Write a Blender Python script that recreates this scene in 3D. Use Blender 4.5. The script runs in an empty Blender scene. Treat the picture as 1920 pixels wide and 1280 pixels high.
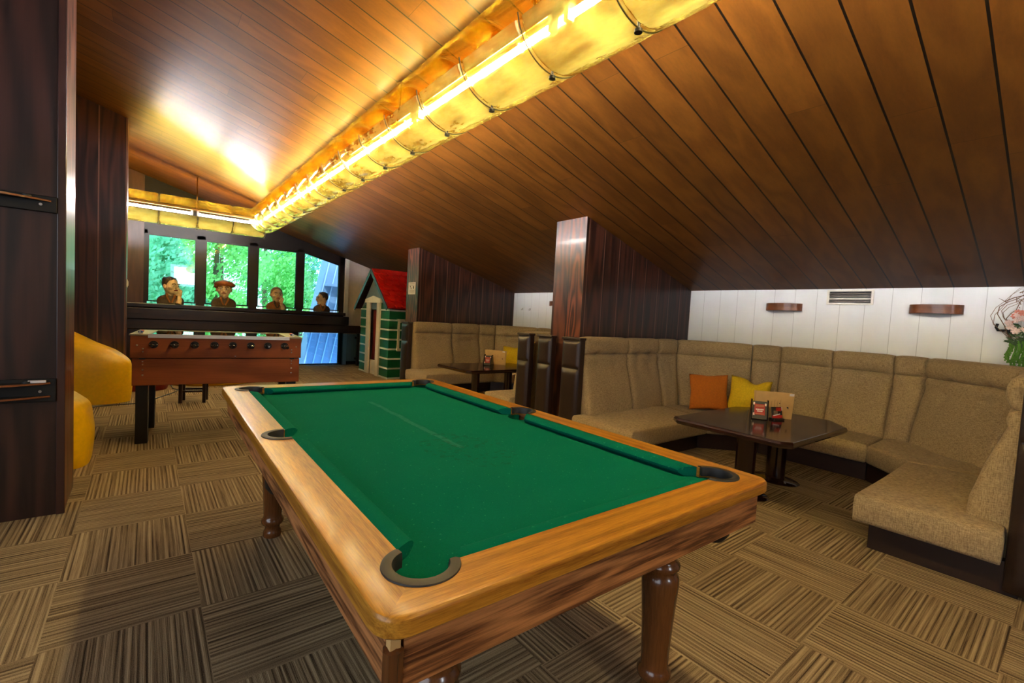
import bpy, bmesh, math, random
from mathutils import Vector, Matrix, noise
R_ = math.radians
random.seed(7)
S = bpy.context.scene
COL = S.collection

# ------------------------------------------------------------------ camera
CAM_H = 1.25
yaw, pitch, roll = R_(38.65), R_(-2.917), R_(3.193)
fwd = Vector((math.sin(yaw)*math.cos(pitch), math.cos(yaw)*math.cos(pitch), math.sin(pitch)))
rt0 = Vector((math.cos(yaw), -math.sin(yaw), 0)); up0 = rt0.cross(fwd)
rt = math.cos(roll)*rt0 + math.sin(roll)*up0
up = -math.sin(roll)*rt0 + math.cos(roll)*up0
cd = bpy.data.cameras.new('camera'); cam = bpy.data.objects.new('camera', cd); COL.objects.link(cam)
cd.sensor_width = 36; cd.lens = 859.5*36/1920; cd.clip_start = .02; cd.clip_end = 200
m = Matrix((rt, up, -fwd)).transposed().to_4x4(); m.translation = (0, 0, CAM_H)
cam.matrix_world = m
S.camera = cam

# ------------------------------------------------------------------ light and exposure
S.view_settings.view_transform = 'Standard'; S.view_settings.look = 'None'
S.view_settings.exposure = 0.0; S.view_settings.gamma = 1.0
S.cycles.use_denoising = True
S.cycles.max_bounces = 10; S.cycles.transparent_max_bounces = 24; S.cycles.diffuse_bounces = 5
S.cycles.sample_clamp_indirect = 6.0
S.cycles.caustics_reflective = False; S.cycles.caustics_refractive = False
W = bpy.data.worlds.new('world'); S.world = W; W.use_nodes = True
wn = W.node_tree.nodes; wl = W.node_tree.links
bg = wn['Background']; bg.inputs['Color'].default_value = (.62, .82, 1.0, 1); bg.inputs['Strength'].default_value = 4.6
LAMP_STRENGTH = 285.0
def area(name, loc, size, target, energy, color):
    l = bpy.data.lights.new(name, 'AREA'); l.shape = 'RECTANGLE'; l.size, l.size_y = size
    l.energy = energy; l.color = color
    o = bpy.data.objects.new(name, l); COL.objects.link(o); o.location = loc
    o.rotation_euler = (Vector(target)-Vector(loc)).to_track_quat('-Z', 'Y').to_euler()
    return o
area('daylight_back_window', (1.3, -4.42, 2.32), (.75, .75), (1.6, 5, 1.0), 26, (.93, .97, 1.0))
area('left_fill_light', (-3.05, .4, 1.7), (4.6, 1.9), (5, 1.0, .9), 98, (.84, .91, 1.0))  # cool fill added to brighten the white wall; the left wall is solid
sl = bpy.data.lights.new('sun', 'SUN'); sl.energy = 3.5; sl.angle = R_(1.0); sl.color = (1, .95, .85)
so = bpy.data.objects.new('sun', sl); COL.objects.link(so)
so.rotation_euler = Vector((.35, .75, -.75)).to_track_quat('-Z', 'Y').to_euler()

# ------------------------------------------------------------------ node helpers
class NT:
    def __init__(s, name):
        s.m = bpy.data.materials.new(name); s.m.use_nodes = True
        s.t = s.m.node_tree; s.t.nodes.clear()
        s.out = s.t.nodes.new('ShaderNodeOutputMaterial')
    def set(s, sock, v):
        if isinstance(v, bpy.types.NodeSocket): s.t.links.new(v, sock)
        elif isinstance(v, (tuple, list)) and sock.type == 'RGBA' and len(v) == 3: sock.default_value = (*v, 1)
        else: sock.default_value = v
    def n(s, typ, ins=None, out=0, **props):
        nd = s.t.nodes.new('ShaderNode'+typ)
        for k, v in props.items(): setattr(nd, k, v)
        for k, v in (ins or {}).items(): s.set(nd.inputs[k], v)
        return nd.outputs[out]
    def math(s, op, a, b=0.0, c=None):
        i = {0: a, 1: b}
        if c is not None: i[2] = c
        return s.n('Math', i, operation=op)
    def coord(s, kind='Object'): return s.n('TexCoord', out=kind)
    def sep(s, v):
        nd = s.t.nodes.new('ShaderNodeSeparateXYZ'); s.set(nd.inputs[0], v); return nd.outputs
    def comb(s, x, y, z): return s.n('CombineXYZ', {0: x, 1: y, 2: z})
    def scale(s, v, k): return s.n('VectorMath', {0: v, 1: k}, operation='MULTIPLY')
    def add(s, v, k): return s.n('VectorMath', {0: v, 1: k}, operation='ADD')
    def noise(s, v, scale=5., detail=3., rough=.55): return s.n('TexNoise', {'Vector': v, 'Scale': scale, 'Detail': detail, 'Roughness': rough})
    def ramp(s, f, stops):
        nd = s.t.nodes.new('ShaderNodeValToRGB'); s.set(nd.inputs[0], f)
        e = nd.color_ramp.elements
        while len(e) < len(stops): e.new(.5)
        for el, (p, c) in zip(e, stops): el.position = p; el.color = (*c, 1)
        return nd.outputs[0]
    def mix(s, f, a, b, blend='MIX'):
        nd = s.t.nodes.new('ShaderNodeMix'); nd.data_type = 'RGBA'; nd.blend_type = blend
        s.set(nd.inputs[0], f); s.set(nd.inputs[6], a); s.set(nd.inputs[7], b); return nd.outputs[2]
    def bump(s, h, strength=.3, dist=.01): return s.n('Bump', {'Height': h, 'Strength': strength, 'Distance': dist})
    def pbsdf(s, **k):
        nd = s.t.nodes.new('ShaderNodeBsdfPrincipled')
        for a, v in k.items(): s.set(nd.inputs[a.replace('_', ' ')], v)
        s.t.links.new(nd.outputs[0], s.out.inputs[0]); return nd
    def surf(s, sh): s.t.links.new(sh, s.out.inputs[0])

def srgb(r, g, b):
    f = lambda c: (c/255/12.92 if c/255 <= .04045 else ((c/255+.055)/1.055)**2.4)
    return (f(r), f(g), f(b))

def plain(name, col, rough=.5, metal=0., var=.08, scale=14., bump=0., coat=0., spec=.5):
    t = NT(name); v = t.coord()
    n = t.noise(v, scale, 4)
    d = tuple(c*(1-var*2) for c in col); l = tuple(min(1, c*(1+var*1.2)) for c in col)
    k = dict(Base_Color=t.ramp(n, [(.3, d), (.7, l)]), Roughness=rough, Metallic=metal, Coat_Weight=coat, Specular_IOR_Level=spec)
    if bump: k['Normal'] = t.bump(t.noise(v, scale*6, 3), bump, .004)
    t.pbsdf(**k); return t.m

def wood(name, dark, light, along='z', rough=.35, across_scale=22., along_scale=1.3, ring=9., board=None, coat=0., bump=.12, ringmix=.55, joint=None, gapcol=(.006, .003, .002), spec=.5, lo_s=(3.2, .55), coat_r=.08, tint=(.78, .45), stops=(.22, .78)):
    """along: grain axis; board=(axis, width, offset[, gap]); joint = plank length along the grain"""
    t = NT(name); v = t.coord(); x, y, z = t.sep(v)
    ax = {'x': x, 'y': y, 'z': z}
    rnd = 0.0; gap = None
    if board:
        b, wd, off = board[:3]; gw = board[3] if len(board) > 3 else .012
        f = t.math('DIVIDE', t.math('SUBTRACT', ax[b], off), wd)
        idx = t.math('FLOOR', f); fr = t.math('FRACT', f)
        edge = t.math('MINIMUM', fr, t.math('SUBTRACT', 1.0, fr))
        gap = t.math('LESS_THAN', edge, gw/wd/2)
        rnd = t.n('TexWhiteNoise', {'Vector': t.comb(idx, 3.7, 1.1)})
        if joint:
            g = t.math('DIVIDE', t.math('ADD', ax[along], t.math('MULTIPLY', rnd, joint*3)), joint)
            gi = t.math('FLOOR', g); gf = t.math('FRACT', g)
            jl = t.math('LESS_THAN', t.math('MINIMUM', gf, t.math('SUBTRACT', 1.0, gf)), .0016/joint)
            rnd = t.n('TexWhiteNoise', {'Vector': t.comb(idx, gi, 5.3)})
            gap = t.math('MAXIMUM', gap, t.math('MULTIPLY', jl, .55))
    sc = [across_scale]*3; sc['xyz'.index(along)] = along_scale
    lo = [lo_s[0]]*3; lo['xyz'.index(along)] = lo_s[1]
    vv = t.add(v, t.comb(t.math('MULTIPLY', rnd, 31.), t.math('MULTIPLY', rnd, 17.), t.math('MULTIPLY', rnd, 23.))) if board else v
    fib = t.noise(t.scale(vv, sc), 3.0, 6, .65)
    big = t.noise(t.scale(vv, lo), 1.0, 2, .5)
    rg = t.math('ADD', t.math('MULTIPLY', t.math('SINE', t.math('MULTIPLY', big, ring*6.283)), .5), .5)
    f = t.math('ADD', t.math('MULTIPLY', rg, ringmix), t.math('MULTIPLY', fib, 1-ringmix))
    col = t.ramp(f, [(stops[0], dark), (stops[1], light)])
    if board:
        k = t.math('ADD', tint[0], t.math('MULTIPLY', rnd, tint[1]))
        col = t.mix(1.0, col, t.comb(k, k, k), 'MULTIPLY')
        col = t.mix(gap, col, gapcol)
    h = t.math('MULTIPLY', f, .35)
    if gap is not None: h = t.math('SUBTRACT', h, t.math('MULTIPLY', gap, 3.0))
    t.pbsdf(Base_Color=col, Roughness=t.math('ADD', rough-.06, t.math('MULTIPLY', fib, .12)), Coat_Weight=coat, Coat_Roughness=coat_r, Normal=t.bump(h, bump, .004), Specular_IOR_Level=spec)
    return t.m

M = {}
PLK = .2124; POFF = .137
M['ceil'] = wood('ceiling_planks', srgb(90, 51, 12), srgb(116, 71, 20), 'x', .42, 20, .45, 4, ('y', PLK, POFF, .011), .16, .02, .32, 2.7, spec=.4, lo_s=(4.2, .22), coat_r=.22, tint=(.86, .28), gapcol=(.004, .002, .001))
M['dark'] = wood('dark_stained_boards', srgb(30, 15, 12), srgb(74, 40, 28), 'z', .34, 26, .8, 9, ('x', .2535, .04, .013), .1, .06, .5, gapcol=srgb(112, 80, 64), lo_s=(4.5, .3))  # pale gap colour stands in for the highlight along the board edges
M['darkface'] = wood('dark_stained_face_boards', srgb(44, 20, 14), srgb(112, 62, 40), 'z', .33, 30, .8, 8, ('y', .2245, .157, .016), .12, .06, .6, lo_s=(5, .8))  # paler than the side boards: sheen on the pillar fronts put into the colour
M['darkface_far'] = wood('dark_stained_far_face_boards', srgb(44, 20, 14), srgb(112, 62, 40), 'z', .33, 30, .8, 8, ('y', .215, .15, .016), .12, .06, .6, lo_s=(5, .8))  # same sheen painted into the tone, with the far pillar's board spacing
M['darkplain'] = wood('dark_stained_wood', srgb(26, 14, 12), srgb(56, 31, 25), 'z', .36, 26, .8, 8, None, .1, .06, .5, lo_s=(4.5, .3))
M['darkhoriz'] = wood('dark_stained_ledge', srgb(16, 9, 8), srgb(34, 19, 15), 'x', .3, 26, 1.2, 6, None, .5, .03, .4, spec=.4, coat_r=.12)
M['frame'] = plain('dark_window_frame', srgb(20, 14, 13), .4, spec=.3)
M['brownwall'] = wood('brown_panel', srgb(52, 30, 24), srgb(82, 52, 42), 'z', .4, 24, 1.2, 6, None, 0, .08, .35)
M['oakrail'] = wood('golden_oak_rail', srgb(124, 72, 16), srgb(196, 138, 46), 'y', .34, 110, 5, 3, None, .16, .02, .2, lo_s=(24, .5), coat_r=.12, spec=.3, stops=(.3, .7))
M['oakrailx'] = wood('golden_oak_rail_cross', srgb(124, 72, 16), srgb(196, 138, 46), 'x', .34, 110, 5, 3, None, .16, .02, .2, lo_s=(24, .5), coat_r=.12, spec=.3, stops=(.3, .7))
M['oakapron'] = wood('oak_apron', srgb(80, 44, 22), srgb(186, 126, 76), 'x', .45, 60, 2.6, 6, None, 0, .12, .24, lo_s=(16, 1.2), spec=.3, stops=(.34, .66))
M['oakaprony'] = wood('oak_apron_long', srgb(80, 44, 22), srgb(186, 126, 76), 'y', .45, 60, 2.6, 6, None, 0, .12, .24, lo_s=(16, 1.2), spec=.3, stops=(.34, .66))
M['legwood'] = wood('turned_leg_wood', srgb(70, 38, 16), srgb(118, 70, 32), 'z', .24, 50, 1.6, 4, None, .4, .05, .25)
M['foos'] = wood('cherry_veneer', srgb(106, 52, 20), srgb(148, 80, 36), 'x', .4, 40, 1.3, 5, None, 0, .03, .35, spec=.3)
M['mahog'] = wood('dark_mahogany', srgb(24, 10, 8), srgb(46, 20, 14), 'x', .14, 30, 1.2, 5, None, .6, .03, .3)
M['sconce'] = wood('sconce_veneer', srgb(92, 50, 28), srgb(132, 80, 46), 'y', .3, 30, 2, 4, None, .3, .04, .3)
M['black'] = plain('black_paint', (.008, .008, .008), .42, spec=.3)
M['blackgloss'] = plain('black_acrylic', (.01, .01, .01), .12)
M['rubber'] = plain('black_rubber', (.015, .014, .013), .55)
M['leather'] = plain('brown_leather', srgb(40, 27, 23), .34, bump=.25, scale=40)
M['plinth'] = plain('dark_plinth_laminate', srgb(42, 27, 22), .42)
M['white'] = plain('white_paint', srgb(232, 228, 216), .5, var=.03)
M['cream'] = plain('cream_trim', srgb(226, 214, 190), .5, var=.03)
M['rimgrey'] = plain('grey_beige_laminate', srgb(136, 128, 112), .45, var=.03)
M['pinkwall'] = plain('pale_beige_wall', srgb(206, 190, 178), .8, var=.03)
M['green'] = plain('green_playhouse', srgb(12, 92, 50), .4, var=.06)
M['red'] = plain('red_shingles', srgb(205, 26, 16), .5, var=.12, scale=9)
M['darkred'] = plain('dark_red_inside', srgb(110, 14, 14), .7)
M['greyblue'] = plain('grey_blue_gable', srgb(112, 128, 134), .6)
M['steel'] = plain('brushed_steel', (.62, .6, .57), .28, 1.0, var=.04)
M['alu'] = plain('aluminium', (.78, .74, .70), .35, .9, var=.03)
M['brass'] = plain('old_brass', (.42, .25, .08), .3, 1.0)
M['olive'] = plain('dark_olive_seam', (.05, .04, .005), .3)
M['orange'] = plain('orange_cotton', srgb(182, 100, 8), .85, bump=.3, scale=60)
M['yellow'] = plain('yellow_cotton', srgb(212, 176, 8), .85, bump=.3, scale=60)
M['vinyl'] = plain('yellow_vinyl', srgb(238, 184, 0), .4, bump=.1, scale=30, var=.04)
M['redvinyl'] = plain('dark_red_vinyl', srgb(120, 26, 14), .4)
M['tan'] = plain('tan_card', srgb(205, 164, 104), .6, var=.05)
M['paper'] = plain('white_paper', srgb(220, 214, 214), .7, var=.02)
M['ink'] = plain('black_ink', (.02, .02, .02), .6)
M['inkbrown'] = plain('brown_ink', srgb(120, 84, 44), .6)
M['cardred'] = plain('red_card', srgb(168, 36, 28), .3)
M['carddark'] = plain('dark_card', srgb(46, 42, 40), .3)
M['cardwhite'] = plain('white_card', srgb(235, 228, 226), .35, var=.02)
M['blue'] = plain('blue_plastic', srgb(30, 60, 150), .3)
M['redplastic'] = plain('red_plastic', srgb(200, 40, 40), .3)
M['skin'] = plain('painted_clay_skin', srgb(226, 196, 156), .5, var=.08, scale=18)
M['skinshade'] = plain('painted_clay_dark_skin', srgb(150, 118, 92), .5, var=.1, scale=18)
M['hairdark'] = plain('painted_dark_hair', srgb(50, 36, 26), .6, var=.2, scale=40)
M['hairred'] = plain('painted_auburn_hair', srgb(140, 78, 30), .6, var=.2, scale=40)
M['hairblond'] = plain('painted_sandy_hair', srgb(128, 98, 52), .6, var=.15, scale=40)
M['coat'] = plain('painted_brown_coat', srgb(74, 58, 40), .7, var=.25, scale=25)
M['ochre'] = plain('painted_ochre_shirt', srgb(150, 92, 34), .7, var=.15, scale=25)
M['lips'] = plain('painted_lips', srgb(140, 40, 36), .4)
M['twig'] = plain('twig_bark', srgb(122, 92, 66), .8)
M['petal'] = plain('pale_petals', srgb(236, 206, 196), .7, var=.06)
M['petalpink'] = plain('pink_petals', srgb(226, 140, 120), .7)
M['leafg'] = plain('silk_leaves', srgb(60, 88, 48), .6)
M['catkin'] = plain('hanging_green_catkins', srgb(92, 146, 44), .7, var=.15, scale=60)
M['bark'] = plain('tree_bark', srgb(92, 76, 62), .9)
M['ground'] = plain('outside_ground', srgb(90, 120, 70), .9, scale=3)
M['cable'] = plain('black_cable', (.012, .012, .012), .45)

def mk_wallboards():
    t = NT('white_wall_boards'); v = t.coord(); x, y, z = t.sep(v)
    fr = t.math('FRACT', t.math('DIVIDE', t.math('SUBTRACT', y, POFF), PLK))
    e = t.math('MINIMUM', fr, t.math('SUBTRACT', 1., fr))
    gap = t.math('LESS_THAN', e, .011)
    col = t.mix(t.noise(t.scale(v, (1, 1, .4)), 3, 3), srgb(228, 229, 230), srgb(236, 237, 237))
    t.pbsdf(Base_Color=t.mix(gap, col, srgb(192, 192, 192)), Roughness=.5, Normal=t.bump(t.math('SUBTRACT', 1., gap), .5, .003))
    return t.m
M['wallboards'] = mk_wallboards()

def mk_carpet():
    t = NT('striped_carpet_tiles'); v = t.coord(); x, y, z = t.sep(v)
    fx = t.math('DIVIDE', t.math('SUBTRACT', x, .19), .475); fy = t.math('DIVIDE', t.math('SUBTRACT', y, .63), .515)
    i = t.math('FLOOR', fx); j = t.math('FLOOR', fy)
    par = t.math('FLOORED_MODULO', t.math('ADD', i, j), 2.0)
    s = t.math('ADD', t.math('MULTIPLY', par, x), t.math('MULTIPLY', t.math('SUBTRACT', 1., par), y))
    q = t.math('ADD', t.math('MULTIPLY', par, y), t.math('MULTIPLY', t.math('SUBTRACT', 1., par), x))
    rnd = t.n('TexWhiteNoise', {'Vector': t.comb(i, j, 2.)})
    rib = t.noise(t.comb(t.math('MULTIPLY', s, 85.), t.math('MULTIPLY', q, .8), t.math('MULTIPLY', rnd, 40.)), 1.0, 4, .8)
    rib2 = t.math('ADD', .5, t.math('MULTIPLY', .5, t.math('SINE', t.math('MULTIPLY', s, 300.))))
    fuzz = t.noise(v, 320., 3, .7); mott = t.noise(v, 26., 4, .6)
    f = t.math('ADD', t.math('MULTIPLY', rib, .62), t.math('ADD', t.math('MULTIPLY', rib2, .09), t.math('MULTIPLY', fuzz, .28)))
    col = t.ramp(f, [(.37, srgb(54, 42, 32)), (.455, srgb(122, 103, 77)), (.6, srgb(184, 163, 128))])
    k = t.math('ADD', .82, t.math('ADD', t.math('MULTIPLY', rnd, .2), t.math('MULTIPLY', mott, .16)))
    col = t.mix(1., col, t.comb(k, k, k), 'MULTIPLY')
    t.pbsdf(Base_Color=col, Roughness=.95, Specular_IOR_Level=.1, Normal=t.bump(f, .9, .012))
    return t.m
M['carpet'] = mk_carpet()

def mk_felt():
    t = NT('green_baize'); v = t.coord(); x, y, z = t.sep(v)
    n = t.noise(v, 420., 3, .7); b = t.noise(v, 5., 4)
    col = t.mix(n, srgb(0, 78, 62), srgb(0, 104, 86))
    col = t.mix(t.math('MULTIPLY', b, .18), col, srgb(40, 120, 90))
    sp = t.math('GREATER_THAN', t.noise(v, 95., 2, .5), .70)
    col = t.mix(t.math('MULTIPLY', sp, .3), col, srgb(70, 160, 120))
    # chalk line worn along the middle
    ln = t.math('LESS_THAN', t.math('ABSOLUTE', t.math('ADD', x, t.math('MULTIPLY', t.math('SUBTRACT', b, .5), .05))), .012)
    ln = t.math('MULTIPLY', ln, t.math('MULTIPLY', t.math('GREATER_THAN', y, -.32), t.math('LESS_THAN', y, .62)))
    col = t.mix(t.math('MULTIPLY', ln, t.math('MULTIPLY', t.noise(v, 30., 3), .15)), col, srgb(120, 175, 165))
    # dark rub marks near the spot
    d = t.math('SQRT', t.math('ADD', t.math('POWER', t.math('SUBTRACT', x, .02), 2.), t.math('MULTIPLY', t.math('POWER', t.math('ADD', y, .33), 2.), .5)))
    rub = t.math('MULTIPLY', t.math('LESS_THAN', d, .16), t.math('GREATER_THAN', t.noise(v, 40., 5, .7), .56))
    col = t.mix(t.math('MULTIPLY', rub, .35), col, srgb(28, 66, 42))
    t.pbsdf(Base_Color=col, Roughness=1., Specular_IOR_Level=.03, Normal=t.bump(n, .25, .002))
    return t.m
M['felt'] = mk_felt()

def mk_linen(name, a, b):
    t = NT(name); v = t.coord()
    h = t.noise(t.scale(v, (40, 40, 400)), 1.0, 3, .7); w = t.noise(t.scale(v, (300, 300, 30)), 1.0, 3, .7)
    f = t.math('ADD', t.math('MULTIPLY', h, .5), t.math('MULTIPLY', w, .5))
    big = t.noise(v, 3., 3)
    col = t.ramp(f, [(.36, a), (.64, b)])
    k = t.math('ADD', .86, t.math('MULTIPLY', big, .26))
    t.pbsdf(Base_Color=t.mix(1., col, t.comb(k, k, k), 'MULTIPLY'), Roughness=.92, Specular_IOR_Level=.15, Sheen_Weight=.1, Normal=t.bump(f, .5, .003))
    return t.m
M['linen'] = mk_linen('tan_linen', srgb(116, 97, 70), srgb(192, 169, 131))

def mk_amber(name, t0, t1, g, tc, rough_share=0.):
    t = NT(name); v = t.coord()
    st = t.noise(t.scale(v, (9, 4, 9)), 1.0, 4, .6)
    fine = t.noise(t.scale(v, (30, 8, 30)), 1.0, 3, .6)
    lw = t.n('LayerWeight', {'Blend': .3}, out='Facing')
    tr = t.n('BsdfTransparent', {'Color': t.ramp(st, [(.35, t0), (.65, t1)])})
    tl = t.n('BsdfTranslucent', {'Color': tc})
    bmp = t.bump(st, .04, .01)
    gl = t.n('BsdfGlossy', {'Color': (1., .88, .40, 1), 'Roughness': .09, 'Normal': bmp})
    a = t.n('MixShader', {0: t.math('MULTIPLY', t.ramp(t.math('ADD', t.math('MULTIPLY', st, .6), t.math('MULTIPLY', fine, .4)), [(.42, (.015, .015, .015)), (.62, (.17, .17, .17))]), g), 1: tr, 2: tl})
    if rough_share:
        rf = t.n('BsdfRefraction', {'Color': t.ramp(st, [(.35, t0), (.65, t1)]), 'Roughness': .34, 'IOR': 1.02})
        a = t.n('MixShader', {0: rough_share, 1: a, 2: rf})
    b = t.n('MixShader', {0: t.math('ADD', .16, t.math('MULTIPLY', lw, .5)), 1: a, 2: gl})
    t.surf(b); return t.m
M['amber'] = mk_amber('amber_glass', (1., .76, .24), (1., .86, .48), 1.0, (1., .86, .14, 1), .38)
M['amberup'] = mk_amber('deep_amber_glass', (1., .70, .12), (1., .84, .28), .7, (1., .62, .04, 1))

def mk_emit(name, col, st):
    t = NT(name); v = t.coord()
    n = t.noise(v, 2.)
    t.surf(t.n('Emission', {'Color': (*col, 1), 'Strength': t.math('MULTIPLY', t.math('ADD', .97, t.math('MULTIPLY', n, .06)), st)})); return t.m
M['lamp'] = mk_emit('fluorescent_glow', (1., .93, .90), LAMP_STRENGTH)

def mk_glass(name, tint, gl=.08):
    t = NT(name); v = t.coord()
    fr = t.n('Fresnel', {'IOR': 1.5, 'Normal': t.bump(t.noise(v, 1.5, 2), .02, .01)})
    tr = t.n('BsdfTransparent', {'Color': (*tint, 1)}); g = t.n('BsdfGlossy', {'Color': (1, 1, 1, 1), 'Roughness': .01})
    t.surf(t.n('MixShader', {0: t.math('ADD', fr, gl-.04), 1: tr, 2: g})); return t.m
M['glass'] = mk_glass('tinted_window_glass', (.72, .93, .88), .07)
M['glassblue'] = mk_glass('blue_tinted_glass', (.70, .87, 1.0), .07)
M['tabletop_glass'] = mk_glass('foosball_glass', (.85, .9, .88), .16)

def mk_leaf(name, a, b):
    t = NT(name); v = t.coord()
    c = t.ramp(t.noise(v, 1.1, 4, .7), [(.3, a), (.7, b)])
    d = t.n('BsdfDiffuse', {'Color': c}); l = t.n('BsdfTranslucent', {'Color': c})
    t.surf(t.n('MixShader', {0: .45, 1: d, 2: l})); return t.m
M['leafA'] = mk_leaf('bright_foliage', (.16, .5, .14), (.55, .95, .42))
M['leafB'] = mk_leaf('bluish_foliage', (.10, .38, .24), (.40, .85, .6))
M['roofmetal'] = plain('blue_grey_metal_cladding', srgb(150, 168, 190), .5, .1, var=.06, scale=2)
M['roofrib'] = plain('pale_cladding_seam', srgb(205, 222, 240), .45, .1, var=.04)

# ------------------------------------------------------------------ mesh builder
class MB:
    def __init__(s): s.v = []; s.f = []
    def add(s, vs, fs):
        o = len(s.v); s.v += [tuple(p) for p in vs]; s.f += [tuple(i+o for i in f) for f in fs]; return s
    def box(s, x0, y0, z0, x1, y1, z1):
        return s.add([(x0,y0,z0),(x1,y0,z0),(x1,y1,z0),(x0,y1,z0),(x0,y0,z1),(x1,y0,z1),(x1,y1,z1),(x0,y1,z1)],
                     [(3,2,1,0),(4,5,6,7),(0,1,5,4),(1,2,6,5),(2,3,7,6),(3,0,4,7)])
    def tbox(s, mat, sx, sy, sz):
        p = [Vector((a*sx/2, b*sy/2, c*sz/2)) for c in (-1, 1) for a, b in ((-1,-1),(1,-1),(1,1),(-1,1))]
        return s.add([mat @ q for q in p], [(3,2,1,0),(4,5,6,7),(0,1,5,4),(1,2,6,5),(2,3,7,6),(3,0,4,7)])
    def prism(s, poly, z0, z1):
        n = len(poly); z1f = z1 if callable(z1) else (lambda x, y: z1)
        vs = [(x, y, z0) for x, y in poly]+[(x, y, z1f(x, y)) for x, y in poly]
        return s.add(vs, [tuple(reversed(range(n))), tuple(range(n, 2*n))]+[(i, (i+1) % n, n+(i+1) % n, n+i) for i in range(n)])
    def rings(s, rs, closed=True, cap=True):
        n = len(rs[0]); vs = [p for r in rs for p in r]; fs = []
        for a in range(len(rs)-1):
            for i in range(n if closed else n-1):
                j = (i+1) % n; fs.append((a*n+i, a*n+j, (a+1)*n+j, (a+1)*n+i))
        if cap and closed: fs += [tuple(reversed(range(n))), tuple(range((len(rs)-1)*n, len(rs)*n))]
        return s.add(vs, fs)
    def tube(s, pts, r, n=10, cap=True):
        pts = [Vector(p) for p in pts]; rs = []
        ref = None
        for i, p in enumerate(pts):
            d = (pts[min(i+1, len(pts)-1)]-pts[max(i-1, 0)]).normalized()
            if ref is None: ref = d.orthogonal().normalized()
            else: ref = (ref-d*ref.dot(d)).normalized()
            b = d.cross(ref); rr = r[i] if isinstance(r, (list, tuple)) else r
            rs.append([p+rr*(math.cos(2*math.pi*k/n)*ref+math.sin(2*math.pi*k/n)*b) for k in range(n)])
        return s.rings(rs, True, cap)
    def lathe(s, prof, n=28, c=(0,0,0), sx=1., sy=1.):
        return s.rings([[(c[0]+sx*r*math.cos(2*math.pi*k/n), c[1]+sy*r*math.sin(2*math.pi*k/n), c[2]+z) for k in range(n)] for r, z in prof])
    def ball(s, c, r, n=16, m=10, mat=None):
        rx, ry, rz = r if isinstance(r, (tuple, list)) else (r, r, r)
        rs = []
        for i in range(m+1):
            a = -math.pi/2+math.pi*(i+.02)/(m+.04)
            q = [Vector((rx*math.cos(a)*math.cos(2*math.pi*k/n), ry*math.cos(a)*math.sin(2*math.pi*k/n), rz*math.sin(a))) for k in range(n)]
            rs.append([Vector(c)+(mat @ p if mat else p) for p in q])
        return s.rings(rs)
    def grid(s, fn, nu, nv):
        vs = [fn(i/nu, j/nv) for j in range(nv+1) for i in range(nu+1)]
        return s.add(vs, [(j*(nu+1)+i, j*(nu+1)+i+1, (j+1)*(nu+1)+i+1, (j+1)*(nu+1)+i) for j in range(nv) for i in range(nu)])
    def build(s, name, mat, parent=None, smooth=False, bevel=0., seg=2, local=False, recalc=True, remesh=0., subsurf=0, solid=0., sharp=38):
        if isinstance(mat, str): mat = M[mat]
        off = parent.location if (parent and not local and parent.type == 'EMPTY') else Vector((0,0,0))
        if parent and not local and parent.type != 'EMPTY': off = Vector(parent.get('_o', (0,0,0)))
        me = bpy.data.meshes.new(name)
        me.from_pydata([(p[0]-off[0], p[1]-off[1], p[2]-off[2]) for p in s.v], [], s.f)
        if recalc:
            b = bmesh.new(); b.from_mesh(me); bmesh.ops.recalc_face_normals(b, faces=b.faces[:]); b.to_mesh(me); b.free()
        me.materials.append(mat)
        if smooth:
            me.polygons.foreach_set('use_smooth', [True]*len(me.polygons))
            me.set_sharp_from_angle(angle=R_(sharp))
        o = bpy.data.objects.new(name, me); COL.objects.link(o)
        if parent:
            o.parent = parent
        if any(off): OFFS[o.name] = tuple(off)
        if solid: q = o.modifiers.new('thick', 'SOLIDIFY'); q.thickness = solid; q.offset = 0
        if remesh:
            q = o.modifiers.new('fuse', 'REMESH'); q.mode = 'VOXEL'; q.voxel_size = remesh; q.use_smooth_shade = True
            q = o.modifiers.new('soft', 'SMOOTH'); q.iterations = 6; q.factor = .5
        if bevel: q = o.modifiers.new('bevel', 'BEVEL'); q.width = bevel; q.segments = seg; q.limit_method = 'ANGLE'; q.angle_limit = R_(40)
        if subsurf: q = o.modifiers.new('sub', 'SUBSURF'); q.levels = subsurf; q.render_levels = subsurf
        return o
OFFS = {}
def sub(mb, name, mat, parent, **k):
    """a sub-part: same local frame as its part"""
    off = OFFS.get(parent.name, (0, 0, 0))
    mb.v = [(p[0]-off[0], p[1]-off[1], p[2]-off[2]) for p in mb.v]
    k['local'] = True
    o = mb.build(name, mat, parent, **k)
    if any(off): OFFS[o.name] = off
    return o
def thing(name, label, cat, loc=(0,0,0), rotz=0., group=None):
    o = bpy.data.objects.new(name, None); COL.objects.link(o); o.location = loc; o.rotation_euler = (0, 0, rotz)
    o['label'] = label; o['category'] = cat
    if group: o['group'] = group
    return o
def tag(o, label, cat, group=None, kind=None):
    o['label'] = label; o['category'] = cat
    if group: o['group'] = group
    if kind: o['kind'] = kind
    return o
def struct(o, label=None):
    o['kind'] = 'structure'
    if label: o['label'] = label
    return o
def dup(root, delta, label, group=None):
    c = root.copy(); COL.objects.link(c); c.location = root.location+Vector(delta); c['label'] = label
    if group: c['group'] = group
    for ch in list(root.children):
        d = ch.copy(); COL.objects.link(d); d.parent = c
        for g in list(ch.children):
            e = g.copy(); COL.objects.link(e); e.parent = d
    return c
def rz(a): return Matrix.Rotation(a, 4, 'Z')
def T(*p): return Matrix.Translation(p)

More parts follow.
